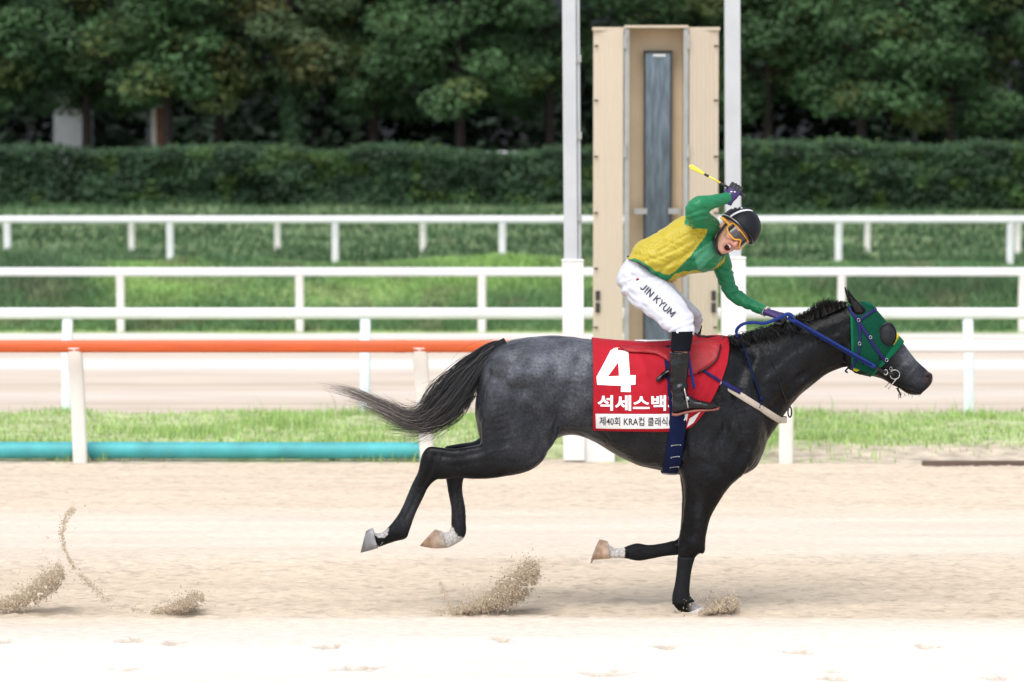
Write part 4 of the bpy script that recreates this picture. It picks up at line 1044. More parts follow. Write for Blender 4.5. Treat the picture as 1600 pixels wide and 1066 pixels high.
# saddle
SA = empty('saddle', (P(1060, 540, Y0)[0], Y0, P(1060, 540, Y0)[2])); tag(SA, 'small red leather racing saddle under the jockey', 'saddle')
def flap(poly, off, name, m, side=-1, thick=.006):
    "leather sheet cut to an outline and laid on the cloth"
    poly = np.array(poly, float); bm = bmesh.new()
    K = catmull(np.vstack([poly, poly[:1]]), 5)[:-1]
    vs = [bm.verts.new((a, b, 0)) for a, b in K]; bm.faces.new(vs); bmesh.ops.triangulate(bm, faces=bm.faces)
    for _ in range(3):
        lg = [e for e in bm.edges if e.calc_length() > 7]
        if lg: bmesh.ops.subdivide_edges(bm, edges=lg, cuts=1); bmesh.ops.triangulate(bm, faces=bm.faces)
    for v in bm.verts:
        p, nr = nearer(v.co.x, v.co.y, off, side); v.co = Vector(p)
    me = bpy.data.meshes.new(name); bm.to_mesh(me); bm.free()
    o = mlink(name, me, m, SA, True); s_ = o.modifiers.new('s', 'SOLIDIFY'); s_.thickness = thick; s_.offset = 0
    return o
for side in (-1, 1):
    flap([(1040, 545), (1075, 537), (1100, 533), (1119, 534), (1122.5, 545), (1115, 561), (1096, 575), (1080, 582), (1060, 583), (1045, 570)], .010, 'flap', M['red_leather'], side)
    flap([(966, 541.5), (990, 542), (1015, 542), (1040, 544), (1042, 562), (1037, 560), (1020, 552), (980, 549)], .010, 'rear_panel', M['red_leather'], side)
    flap([(1020, 589), (1030, 580), (1042, 574), (1044, 580), (1032, 588), (1023, 593)], .012, 'black_tab', M['black_leather'], side, .004)
# seat: narrow tree along the back, pommel raised
mb = MB(); mb.loft([((966, 534), (967, 543), .03), ((985, 532.5), (986, 547), .075), ((1015, 533.5), (1016, 549), .10), ((1045, 534), (1046, 550), .095), ((1070, 529), (1071, 547), .08), ((1086, 523), (1090, 545), .07), ((1102, 524), (1106, 545), .065), ((1116, 528), (1119, 543), .04)], Y0, 24, 5)
mb.build('seat', M['red_leather'], SA)
MB().tube([P(1086, 521, Y0 - .04), P(1092, 524.5, Y0 - .06), P(1104, 526, Y0 - .068), P(1119, 526, Y0 - .05)], .005, 8, 5).build('pommel_binding', M['black_leather'], SA)
MB().tube([nearer(a, b, .018, -1)[0] for a, b in ((1122, 540), (1117, 558), (1104, 571), (1086, 581))], .0035, 8, 5).build('flap_binding', M['black_leather'], SA)
p0 = nearer(1078, 533, .02, -1)[0]
a = np.linspace(0, 2 * np.pi, 13); MB().tube([p0 + [math.cos(t) * .009, -.004, math.sin(t) * .009] for t in a], .002, 6, 1).build('dee_ring', M['chrome'], SA)
# breast girth
BG = empty('breast_girth', (P(1170, 625, Y0)[0], Y0, 1.1)); tag(BG, 'beige breast girth strap across the horse chest with navy ends', 'strap')
for side in (-1, 1):
    mb = MB(); strap_on(CORE, [(1118, 590), (1140, 606), (1165, 622), (1190, 638), (1210, 651), (1221, 657.5)], .036, .003, mb, side, .004); mb.build('web', M['beige'], BG)
    mb = MB(); K = catmull(np.array([(1094, 576), (1106, 583), (1120, 592)], float), 6); pp = [nearer(a, b, .008, side) for a, b in K]
    ribbon(np.array([p for p, q in pp]), np.array([q for p, q in pp]), .016, mb, .003); mb.build('tug_strap', M['violet'], BG)
    mb = MB(); strap_on(CORE, [(1119, 590), (1135, 600), (1152, 609)], .026, .008, mb, side, .004); mb.build('buckle_guard', M['violet'], BG)
    p, q = hit(CORE, 1120, 592, .014, side); MB().box(p, (.008, .003, .016)).build('buckle', M['chrome'], BG, smooth=False)
mb = MB(); K = []
pa, na = hit(CORE, 1221, 657.5, .003, -1); pb, nb = hit(CORE, 1221, 657.5, .003, 1)
fx = P(1222, 660, Y0); 
for t in np.linspace(0, 1, 9):
    q = pa * (1 - t) + pb * t; K.append(q + [0.035 * math.sin(math.pi * t), 0, 0])
ribbon(np.array(K), np.array([[1, (t - .5) * 2, 0] for t in np.linspace(0, 1, 9)]), .036, mb, .004); mb.build('front_web', M['beige'], BG)
mb = MB(); strap_on(CORE, [(1157, 533), (1163, 550), (1170, 575), (1178, 600), (1185, 622), (1181, 634)], .013, .004, mb, -1, .003); mb.build('neck_strap', M['navy'], BG)
mb = MB(); strap_on(CORE, [(1157, 533), (1163, 550), (1170, 575), (1178, 600), (1185, 622), (1181, 634)], .013, .004, mb, 1, .003); mb.build('neck_strap', M['navy'], BG)
p, q = hit(CORE, 1185, 620, .008, -1); MB().ell(p, (.013, .007, .013), nu=10, nv=7).build('knot', M['navy'], BG)
p = P(1155, 533, Y0 - .05); MB().ell(p, (.006, .006, .009), nu=8, nv=6).build('stud', M['chrome'], BG)
mb = MB(); strap_on(CORE, [(1194, 524), (1199, 545), (1208, 575), (1217, 603), (1226, 626)], .005, .003, mb, -1, .003); mb.build('running_line', M['black_leather'], BG)
p = P(1234, 644, Y0); a = np.linspace(0, 2 * np.pi, 15); MB().tube([p + [math.cos(t) * .010, .004 * math.sin(t), math.sin(t) * .028] for t in a], .0045, 6, 1).build('martingale_ring', M['black_leather'], BG)
MB().tube([P(1222, 650, Y0 - .03), P(1229, 640, Y0 - .02), P(1234, 634, Y0)], .006, 6, 3).build('ring_stop', M['black_leather'], BG)

# hood, eye cups
HD = empty('blinker_hood', (P(1365, 540, Y0)[0], Y0, P(1365, 540, Y0)[2])); tag(HD, 'green cloth hood with yellow trim over the horse face', 'hood')
def hood():
    rows = []; nt_, na_ = 44, 72
    for i in range(nt_):
        t = i / (nt_ - 1)
        A = np.array([1326, 474]) * (1 - t) ** 2 + 2 * np.array([1368, 462]) * t * (1 - t) + np.array([1411, 535]) * t ** 2
        B = np.array([1328, 582]) * (1 - t) + np.array([1359, 589]) * t + np.array([6, 8]) * math.sin(math.pi * t) * 0.3
        a3, b3 = P(A[0], A[1], Y0), P(B[0], B[1], Y0); c = a3 * 0.5 + b3 * 0.5; e1 = (a3 - b3); e1 /= np.linalg.norm(e1)
        ring = []
        for j in range(na_):
            th = 2 * np.pi * j / na_; dr = Vector(e1 * math.cos(th) + np.array([0, -1, 0]) * math.sin(th)); r = CORE.ray_cast(Vector(c), dr)
            L = r[3] if r[0] is not None else 0.1
            L = min(L, np.linalg.norm(a3 - b3) * 0.62)
            pu = 0.006 + (0.003 if i in (0, 1, nt_ - 1, nt_ - 2) else 0)
            ring.append(c + np.array(dr) * (L + pu))
        rows.append(ring)
    R = np.array(rows); n_, k = R.shape[:2]
    for _ in range(2):
        R[1:-1] = R[1:-1] * 0.5 + (R[:-2] + R[2:]) * 0.25; R = R * 0.5 + (np.roll(R, 1, 1) + np.roll(R, -1, 1)) * 0.25
    V = R.reshape(-1, 3); Fc = []
    for i in range(n_ - 1):
        for j in range(k): a = i * k + j; b = i * k + (j + 1) % k; Fc.append([a, b, b + k, a + k])
    x, y = unproject(V); g = np.array([0.002, 0.045, 0.024]); gb_ = np.array([0.004, 0.095, 0.045]); ye = np.array([0.66, 0.52, 0.02])
    c = np.tile(g, (len(V), 1)); rowi = np.repeat(np.arange(n_), k)
    yel = inpoly(x, y, [(1380, 492), (1418, 538), (1397, 545), (1396, 518)]); c[yel] = ye
    c[inpoly(x, y, [(1326, 575), (1332, 574), (1346, 584), (1345, 592), (1326, 586)]) & (y > 578)] = ye
    c[(rowi >= n_ - 4) | (rowi <= 2)] = gb_
    o = mobj('hood_cloth', V, Fc, M['hood'], HD, True, c); s_ = o.modifiers.new('s', 'SOLIDIFY'); s_.thickness = .003; s_.offset = 0
    return o
hd = hood(); HB = bvh_of(hd.data)
for side in (-1, 1):
    p, q = hit(HB, 1383.5, 522.5, 0, side)
    mb = MB(); rr = []
    for t in np.linspace(0, 1, 9):
        a = t * np.pi / 2; ring = []
        for th in np.linspace(0, 2 * np.pi, 24, endpoint=False):
            ring.append([p[0] + math.cos(th) * .047 * math.cos(a * .98), p[1] + side * (-.012 + .046 * math.sin(a)), p[2] + math.sin(th) * .060 * math.cos(a * .98)])
        rr.append(ring)
    mb.rings(np.array(rr)); ecp = mb.build('eye_cup', M['cup'], HD)
    mb = MB(); a = np.linspace(0, 2 * np.pi, 25); mb.tube([[p[0] + math.cos(t) * .048, p[1] + side * .002, p[2] + math.sin(t) * .061] for t in a], .004, 6, 1); mb.build('cup_rim', M['black_leather'], ecp)
# crest of cloth between the ears
mb = MB(); mb.loft([((1346, 478), (1352, 486), .03), ((1352, 471), (1360, 482), .035), ((1360, 473.5), (1366, 485), .03), ((1368, 480), (1371, 488), .018)], Y0, 14, 4); 
o = mb.build('hood_crest', M['hood'], HD, True, np.tile(np.array([0.003, 0.075, 0.038]), (mb.n, 1)))

# bridle and reins
BR = empty('bridle', (P(1360, 540, Y0)[0], Y0, P(1360, 540, Y0)[2])); tag(BR, 'violet and blue racing bridle buckled over the green hood', 'bridle')
for side in (-1, 1):
    for nm, keys, wd in (('crown_strap', [(1323, 475), (1330, 488), (1338, 500)], .021), ('browband', [(1340, 500), (1352, 492), (1367, 483)], .017),
                         ('cheek_strap', [(1338, 500), (1350, 519), (1362, 538), (1374, 555), (1384, 566), (1393, 576), (1398, 581)], .0185), ('throat_lash', [(1338, 500), (1341, 518), (1340, 540), (1336, 556), (1330, 570), (1324, 578)], .014)):
        mb = MB(); strap_on(HB if nm != 'crown_strap' else HB, keys, wd, .004, mb, side, .003); mb.build(nm, M['violet'], BR)
    for (bx_, by_) in ((1339.5, 500), (1357, 526), (1382, 561), (1389, 574), (1340, 536)):
        p, q = hit(HB if by_ < 565 else CORE, bx_, by_, .012, side); a = np.linspace(0, 2 * np.pi, 9)
        MB().tube([p + [math.cos(t) * .008, 0, math.sin(t) * .009] for t in a], .0016, 5, 1).build('buckle', M['chrome'], BR)
    p, q = hit(CORE, 1396, 583.5, .012, side); a = np.linspace(0, 2 * np.pi, 21)
    MB().tube([p + [math.cos(t) * .026, 0, math.sin(t) * .025] for t in a], .0026, 8, 1).build('bit_ring', M['chrome'], BR)
    MB().tube([p + [.012, 0, -.018], p + [-.01, side * .004, -.045], p + [-.036, side * .004, -.078]], .003, 6, 3).build('bit_shank', M['chrome'], BR)
    mb = MB(); strap_on(CORE, [(1400, 586), (1412, 594), (1424, 602), (1434, 610)], .0035, .001, mb, side, .0015); mb.build('lip_strap', M['black_leather'], BR)
    p2, q = hit(CORE, 1381.5, 579, .014, side); a = np.linspace(0, 2 * np.pi, 13)
    MB().tube([p2 + [math.cos(t) * .010, 0, math.sin(t) * .014] for t in a], .003, 6, 1).build('rein_ring', M['chrome'], BR)
    mb = MB(); K = np.array([p2 + [.045, 0, -.012], p2, P(1366, 573, Y0 + side * .115)]); mb.tube(K, .009, 8, 4, flat=.4); mb.build('rein_end', M['black_leather'], BR)
MB().tube([P(1324, 576, Y0 - .05), P(1321, 580, Y0 - .03), P(1324, 582, Y0), P(1321, 580, Y0 + .03)], .005, 6, 3).build('throat_buckle', M['navy'], BR)
MB().tube([P(1402, 606, Y0 - .02), P(1404, 611, Y0 - .02), P(1407, 616, Y0), P(1406, 622, Y0)], [.008, .006, .004, .003], 6, 3).build('chin_tab', M['black_leather'], BR)
RE = empty('reins', (P(1300, 540, Y0)[0], Y0, P(1300, 540, Y0)[2])); tag(RE, 'bright blue rubber reins gripped in the lower hand', 'reins')
def free_strap(pts, width, thick, m, name, parent, nr=(0, -1, 0.15)):
    K = catmull(np.array(pts, float), 8); mb = MB(); ribbon(K, np.tile(np.array(nr, float), (len(K), 1)), width, mb, thick); return mb.build(name, m, parent)
ry = [hit(CORE, px_, py_, .016)[0][1] for px_, py_ in ((1340, 559), (1300, 536), (1262, 514))]
free_strap([P(1368, 574, Y0 - .118), P(1340, 558.5, min(ry[0], Y0 - .12)), P(1300, 535.5, min(ry[1], Y0 - .12)), P(1262, 514, min(ry[2], Y0 - .12)), P(1242, 502.5, Y0 - .125), P(1231, 496, Y0 - .115)], .0255, .005, M['blue'], 'near_rein', RE)
free_strap([P(1362, 571, Y0 - .121), P(1340, 559.5, min(ry[0], Y0 - .12) - .006), P(1300, 536.5, min(ry[1], Y0 - .12) - .006), P(1262, 515, min(ry[2], Y0 - .12) - .006), P(1242, 503.5, Y0 - .131)], .010, .003, M['navy'], 'rein_grip', RE)
free_strap([P(1368, 574, Y0 + .118), P(1340, 558.5, Y0 + .13), P(1300, 535.5, Y0 + .14), P(1262, 514, Y0 + .12), P(1240, 500, Y0 + .04)], .0255, .005, M['blue'], 'far_rein', RE, (0, 1, .15))
MB().tube([P(1240, 496, Y0 - .13), P(1231, 491, Y0 - .125), P(1215, 498, Y0 - .13), P(1195, 505, Y0 - .13), P(1175, 504, Y0 - .12), P(1160, 507, Y0 - .11), P(1151, 516, Y0 - .10), P(1152, 528, Y0 - .09)], [.011, .011, .010, .0095, .009, .009, .009, .006], 10, 6, flat=.55).build('rein_loop', M['blue'], RE)

# ------------------------------------------------------------------ jockey
JO = empty('person', (P(1055, 640, Y0)[0], Y0 - .1, P(1055, 640, Y0)[2]))
tag(JO, 'jockey in green and yellow silks standing in the stirrups, shouting, whip arm raised', 'person')
def J(px, py, dy): return P(px, py, Y0 + dy)
TOR = [((979, 404), (1031, 436), .125, 0, -.03, -.05), ((984, 399), (1034, 436), .128, 0, -.03, -.05), ((998, 381), (1050, 437.5), .135, 0, -.03, -.06), ((1034, 358), (1077, 429), .150, 0, -.06, -.02), ((1066, 340), (1102, 423), .150, 0, -.10, .02), ((1092, 340), (1120, 414), .115, 0, -.10, .04), ((1108, 352), (1126, 394), .07, 0, -.07, .02)]
RARM = ([J(1110, 356, -.08), J(1097, 347, -.18), J(1089, 334, -.28), J(1091, 322, -.315), J(1106, 317.5, -.29), J(1123, 312.5, -.25), J(1139, 307.5, -.21)], [17.5 / 290, 19 / 290, 19 / 290, 15.5 / 290, 13 / 290, 10.3 / 290, 8.2 / 290])
LARM = ([J(1117, 392, .06), J(1127, 410, .09), J(1133, 432, .11), J(1142, 454, .10), J(1161, 470, .06), J(1181, 479.5, .02), J(1199, 487.5, -.02)], [18 / 290, 16.5 / 290, 14 / 290, 13 / 290, 11 / 290, 9.6 / 290, 8 / 290])
PEL = [((984, 400), (1029, 430), .125, 0), ((969, 418), (1030, 443), .150, 0), ((964, 440), (1022, 458), .150, 0), ((972, 462), (1004, 470), .11, 0)]
NTH = [((966, 440), (1020, 420), .085, -.07), ((974, 464), (1040, 438), .092, -.11), ((1000, 485), (1060, 459), .085, -.18), ((1022, 501), (1075, 482), .074, -.245), ((1038, 515), (1081, 500), .063, -.30), ((1044, 521), (1080, 513), .055, -.325), ((1045, 527), (1077, 525), .050, -.335)]
FTH = [((985, 450), (1028, 428), .085, .08), ((1004, 478), (1052, 444), .090, .12), ((1034, 498), (1077, 468), .083, .19), ((1060, 512), (1099, 490), .072, .26), ((1070, 521), (1104, 503), .062, .30), ((1072, 532), (1098, 526), .050, .33)]
# head frame
hu = np.array([.79, 0, .61]); hu /= np.linalg.norm(hu); hr0 = np.array([.61, 0, -.79]); hr0 /= np.linalg.norm(hr0); hf0 = np.array([0, -1., 0])
yaw = math.radians(27); hf = math.cos(yaw) * hf0 + math.sin(yaw) * hr0; hr = math.cos(yaw) * hr0 - math.sin(yaw) * hf0
HO = J(1120, 384, -.10)
HR = np.stack([hr, hf, hu], 1)
def hp(a, f, u): return HO + HR @ np.array([a, f, u])
def hl(V): return (np.asarray(V) - HO) @ HR
def head_shapes(mb):
    S = [(-.010, .020, .078, .040), (.002, .032, .088, .020), (.022, .045, .090, -.01), (.05, .057, .086, -.05), (.08, .065, .088, -.085), (.115, .070, .088, -.098), (.15, .074, .09, -.10), (.185, .068, .072, -.085), (.212, .042, .035, -.055), (.222, .015, .0, -.02)]
    K = catmull(np.array(S, float), 4); R = []
    for u, w_, f, b in K:
        th = np.linspace(0, 2 * np.pi, 28, endpoint=False); R.append([hp(math.sin(t) * w_, (f + b) / 2 + math.cos(t) * (f - b) / 2, u) for t in th])
    mb.rings(np.array(R))
    mb.tube([hp(0, .080, .118), hp(0, .094, .098), hp(0, .107, .080), hp(0, .098, .071), hp(0, .08, .070)], [.009, .0105, .0125, .012, .008], 10, 4)
    for s in (-1, 1):
        mb.ell(hp(s * .012, .093, .074), (.009, .009, .008)); mb.ell(hp(s * .040, .066, .085), (.026, .022, .024)); mb.ell(hp(s * .032, .082, .140), (.03, .012, .010), HR)
        mb.ell(hp(s * .072, -.012, .098), (.009, .020, .032), HR)
    for t in np.linspace(0, 2 * np.pi, 14, endpoint=False):
        mb.ell(hp(math.cos(t) * .026, .084 + .004 * math.cos(t * 2), .038 + math.sin(t) * .023), (.0075, .0075, .0075), nu=8, nv=6)
    mb.tube([hp(0, -.02, .06), hp(0, -.035, .02), J(1112, 376, -.05), J(1100, 385, -.02)], [.056, .056, .058, .06], 16, 4)
def shrink(secs, k, dw):
    out = []
    for q in secs:
        A, B = np.array(q[0], float), np.array(q[1], float); c = (A + B) / 2
        out.append((tuple(c + (A - c) * k), tuple(c + (B - c) * k), q[2] * k - dw) + tuple(q[3:]))
    return out
BOOTN = [((1045, 517), (1077, 516), .051, -.338), ((1043, 545), (1073, 547), .050, -.345), ((1041.5, 575), (1070, 577), .048, -.35), ((1042, 597), (1068.5, 595), .040, -.352), ((1044, 612), (1070, 611), .038, -.352), ((1046, 626), (1074, 622), .038, -.352)]
FOOTN = [((1046, 618), (1045.5, 640), .028, -.352), ((1054, 610), (1053, 641), .034, -.352), ((1068, 610), (1068, 636), .037, -.355), ((1084, 617.5), (1084, 634), .040, -.36), ((1102, 621), (1101, 633), .038, -.362), ((1113, 623.5), (1113, 632), .028, -.36), ((1117, 626), (1117, 630), .012, -.358)]
def mirror_leg(secs, dx): return [((q[0][0] + dx, q[0][1]), (q[1][0] + dx, q[1][1]), q[2], -q[3]) for q in secs]
bodym = MB(); head_shapes(bodym)
bodym.loft(shrink(TOR, .84, .012), Y0, 24, 4); bodym.tube(RARM[0], np.array(RARM[1]) * .68, 12, 4); bodym.tube(LARM[0], np.array(LARM[1]) * .68, 12, 4)
bodym.loft(shrink(PEL, .82, .012), Y0, 24, 4)
for L in (NTH, FTH, BOOTN, mirror_leg(BOOTN, 24)): bodym.loft(shrink(L, .72, .008), Y0, 18, 4)
pb_ = fused(bodym, 0.0038, 4, 'body')
V = getco(pb_); L = hl(V)
md = np.sqrt((L[:, 0] / .022) ** 2 + ((L[:, 2] - .038) / .019) ** 2); infront = L[:, 1] > .05
push = 0.024 * np.clip(1 - md, 0, 1) ** 0.5 * infront
V2 = V - hf * push[:, None]; setco(pb_, V2)
sk = np.array([0.50, 0.27, 0.185]); c = np.tile(sk, (len(V), 1))
c = c + (np.array([0.55, 0.20, 0.16]) - c) * (0.5 * np.exp(-((L[:, 0] / .05) ** 2 + ((L[:, 2] - .075) / .03) ** 2)) * infront)[:, None]
lip = np.exp(-((md - 1.22) / .2) ** 2) * infront; c = c + (np.array([0.42, 0.12, 0.11]) - c) * (0.85 * lip)[:, None]
ins = (1 - sstep(.88, 1.08, md)) * infront; c = c + (np.array([0.05, 0.008, 0.008]) - c) * ins[:, None]
mlink('body', pb_, M['skin'], JO, True, c)
mb = MB()
for i in range(7):
    a = (i - 3) * .0052; mb.box(hp(a, .083 - abs(a) * .25, .0515 - abs(a) * .18), (.0024, .002, .0042), HR)
mb.build('teeth', M['teeth'], JO, smooth=False)
# jersey
jm = MB(); jm.loft(TOR, Y0, 30, 5); jm.tube(RARM[0], RARM[1], 16, 5); jm.tube(LARM[0], LARM[1], 16, 5)
jm.tube([J(1112, 372, -.05), J(1121, 376, -.06)], [.070, .062], 16, 3)
jr = fused(jm, 0.0048, 6, 'jersey')
V = getco(jr); nrm = np.empty(len(V) * 3); jr.vertices.foreach_get('normal', nrm); nrm = nrm.reshape(-1, 3); x, y = unproject(V)
s1 = (x - 980) * .78 + (y - 400) * -.62; s2 = (x - 980) * .62 + (y - 400) * .78     # along / across the trunk
fold = np.sin(s2 / 5.0 + 2.2 * vnoise(np.stack([s1, s2], 1), .03, 5)) * (vnoise(np.stack([s1 * .5, s2], 1), .06, 6) - .3) * .013
torso = inpoly(x, y, [(970, 410), (1000, 370), (1070, 330), (1125, 360), (1128, 425), (1040, 445)])
fold2 = (np.abs(vnoise(np.stack([x * .35 + y * .3, y * .9 - x * .3, V[:, 1] * 120], 1), .13, 8) - .5) - .25) * .013
for pts, wd, dep in [([(1000, 396), (1040, 376), (1080, 353)], 3.2, .006), ([(1006, 410), (1050, 393), (1092, 370)], 3, .007), ([(1018, 421), (1055, 409), (1097, 384)], 3.2, .007), ([(1024, 432), (1045, 413), (1072, 396)], 3, .006), ([(1060, 436), (1078, 415), (1100, 395)], 3, .006),
                     ([(992, 398), (1008, 404), (1026, 424)], 3, .006), ([(1090, 360), (1062, 372), (1030, 392)], 2.6, .005), ([(1100, 362), (1085, 385), (1060, 410)], 2.8, .006), ([(1012, 380), (1032, 376), (1050, 380)], 3, .005),
                     ([(1074, 336), (1088, 331), (1102, 327)], 2.6, .006), ([(1074, 345), (1090, 341), (1104, 338)], 2.6, .006), ([(1086, 312), (1094, 322), (1104, 328)], 2.6, .005), ([(1108, 308), (1116, 316), (1124, 322)], 2.4, .004), ([(1124, 306), (1130, 312), (1134, 316)], 2.2, .004),
                     ([(1124, 438), (1138, 446), (1152, 444)], 2.8, .006), ([(1126, 448), (1142, 456), (1156, 452)], 2.8, .006), ([(1146, 464), (1154, 472), (1160, 484)], 2.6, .005), ([(1164, 468), (1170, 476), (1172, 486)], 2.4, .004), ([(1120, 420), (1132, 424), (1146, 422)], 2.8, .005), ([(1182, 474), (1186, 482), (1188, 490)], 2.2, .004)]:
    fold2 = fold2 + gline(x, y, pts, wd, dep) + .6 * gline(x - wd * 1.1, y - wd * 1.1, pts, wd, -dep)
blouse = .010 * np.exp(-((s1 - 28) / 16) ** 2) * torso
setco(jr, V + nrm * (np.where(torso, fold * .6 + fold2, fold2) + blouse)[:, None])
gr = np.array([0.006, 0.155, 0.058]); ye = np.array([0.40, 0.315, 0.022]); pg = np.array([0.055, 0.26, 0.14])
c = np.tile(gr, (len(V), 1))
Z = lambda pts: [(920 + a / 3.331, 240 + b / 3.331) for a, b in pts]
main = inpoly(x, y, Z([(180, 560), (200, 520), (260, 460), (380, 385), (505, 310), (497, 368), (570, 392), (634, 362), (600, 440), (540, 520), (450, 612), (415, 628), (350, 612), (300, 575), (240, 545)]))
arm = (V[:, 1] < Y0 - .215) & (y < 358)
c[main & ~arm] = ye
c[inpoly(x, y, Z([(405, 660), (450, 622), (560, 610), (590, 620), (560, 632), (440, 665)]))] = ye
c[inpoly(x, y, Z([(640, 602), (690, 560), (712, 530), (705, 565), (670, 598)]))] = ye
c[inpoly(x, y, Z([(545, 520), (640, 455), (672, 500), (650, 540), (570, 612)]))] = pg
JE = mlink('jersey', jr, M['jersey'], JO, True, c)
MB().tube([J(1195.5, 485.5, -.014), J(1198.5, 487.5, -.02)], [.0295, .0295], 14, 1).build('cuff', M['beige'], JE)
MB().tube([hp(-.058, .012, .012), hp(-.035, .05, -.008), hp(0, .06, -.018), hp(.04, .045, -.01), hp(.06, 0, .01)], .007, 8, 4).build('collar', M['black_print'], JE)
# breeches
bmx = MB(); bmx.loft(PEL, Y0, 30, 5); bmx.loft(NTH, Y0, 26, 5); bmx.loft(FTH, Y0, 26, 5)
br_ = fused(bmx, 0.0052, 7, 'breeches'); V = getco(br_); nrm = np.empty(len(V) * 3); br_.vertices.foreach_get('normal', nrm); nrm = nrm.reshape(-1, 3); x, y = unproject(V)
s1 = (x - 980) * .72 + (y - 430) * .69; s2 = -(x - 980) * .69 + (y - 430) * .72
hipf = np.sin(s1 / 4.2 + s2 * .12 + 3 * vnoise(np.stack([s1, s2], 1), .05, 15)) * .0075 * (blob(s1, s2, 12, 0, 22, 60) + 1.1 * blob(s1, s2, 118, 0, 18, 40) + .5 * blob(s1, s2, 60, 30, 40, 14))
pl_ = (np.abs(vnoise(np.stack([s1 * .35, s2, V[:, 1] * 290], 1), .10, 16) - .5) - .25) * .014
for pts, wd, dep in [([(1030, 437), (1010, 441), (988, 430)], 3, .006), ([(1038, 446), (1018, 453), (994, 450)], 3, .006), ([(1080, 499), (1062, 505), (1044, 516)], 3, .006), ([(1080, 508), (1062, 514), (1048, 522)], 2.8, .006), ([(968, 455), (985, 470), (1008, 480)], 3.2, .006), ([(1076, 488), (1056, 492), (1030, 502)], 3, .004), ([(972, 420), (984, 430), (990, 446)], 3, .004), ([(1098, 495), (1088, 502), (1080, 514)], 2.8, .005)]:
    pl_ = pl_ + gline(x, y, pts, wd, dep) + .6 * gline(x - wd, y - wd, pts, wd, -dep)
setco(br_, V + nrm * (hipf + pl_)[:, None]); BRE = None
bo = mlink('breeches', br_, M['breeches'], JO, True); BRE = bvh_of(br_)
STK = {'J': (.5, [[(.45, 1), (.45, .25), (.35, .06), (.2, 0), (.02, .1)]]), 'I': (.12, [[(.06, 0), (.06, 1)]]), 'N': (.62, [[(0, 0), (0, 1)], [(0, 1), (.62, 0)], [(.62, 0), (.62, 1)]]), ' ': (.12, []),
       'K': (.58, [[(0, 0), (0, 1)], [(.55, 1), (.02, .42)], [(.2, .58), (.6, 0)]]), 'Y': (.6, [[(0, 1), (.3, .48), (.6, 1)], [(.3, .5), (.3, 0)]]), 'U': (.6, [[(0, 1), (0, .28), (.1, .06), (.3, 0), (.5, .06), (.6, .28), (.6, 1)]]), 'M': (.76, [[(0, 0), (0, 1)], [(0, 1), (.38, .25)], [(.38, .25), (.76, 1)], [(.76, 1), (.76, 0)]])}
def stroke_text(txt, x0, y0, hgt, length, rot, bvh, off, name, m, parent, sw=.17):
    tot = sum(STK[c_][0] + .3 for c_ in txt) - .3; kx = length / tot; a = math.radians(rot); polys = []; cx = 0
    tr = lambda u, v: (x0 + u * kx * math.cos(a) + v * hgt * math.sin(a), y0 + u * kx * math.sin(a) - v * hgt * math.cos(a))
    for c_ in txt:
        for ln in STK[c_][1]:
            for (u0, v0), (u1, v1) in zip(ln[:-1], ln[1:]):
                dx_, dy_ = u1 - u0, v1 - v0; l_ = math.hypot(dx_, dy_); ex, ey = dx_ / l_ * .04, dy_ / l_ * .04; nx_, ny_ = -dy_ / l_ * sw / 2, dx_ / l_ * sw / 2
                polys.append([tr(cx + u0 - ex + nx_, v0 - ey + ny_), tr(cx + u0 - ex - nx_, v0 - ey - ny_), tr(cx + u1 + ex - nx_, v1 + ey - ny_), tr(cx + u1 + ex + nx_, v1 + ey + ny_)])
        cx += STK[c_][0] + .3
    return cut_print(polys, name, bvh, off, m, parent)
stroke_text('JIN KYUM', 998, 448.5, 10.2, 63, 43, BRE, .005, 'name_print', M['black_print'], bo)
p, q = hit(BRE, 994.5, 436, 0); 
mb = MB(); mb.rings(np.array([[p + [math.cos(t) * r_, -.003, math.sin(t) * r_] for t in np.linspace(0, 2 * np.pi, 16, endpoint=False)] for r_ in (.0085, .0001)]), False); fl_ = mb.build('flag_disc', M['navy'], bo)
mb = MB(); mb.rings(np.array([[p + [math.cos(t) * r_ - .001, -.005, math.sin(t) * r_ * .6 + .003] for t in np.linspace(0, 2 * np.pi, 16, endpoint=False)] for r_ in (.007, .0001)]), False); mb.build('flag_red', M['red_cloth'], bo)
mb = MB(); mb.tube([J(981, 401, -.03), J(1000, 412, -.155), J(1018, 424, -.155), J(1031, 434, -.04)], .006, 8, 6); mb.build('waist_seam', M['black_print'], bo)
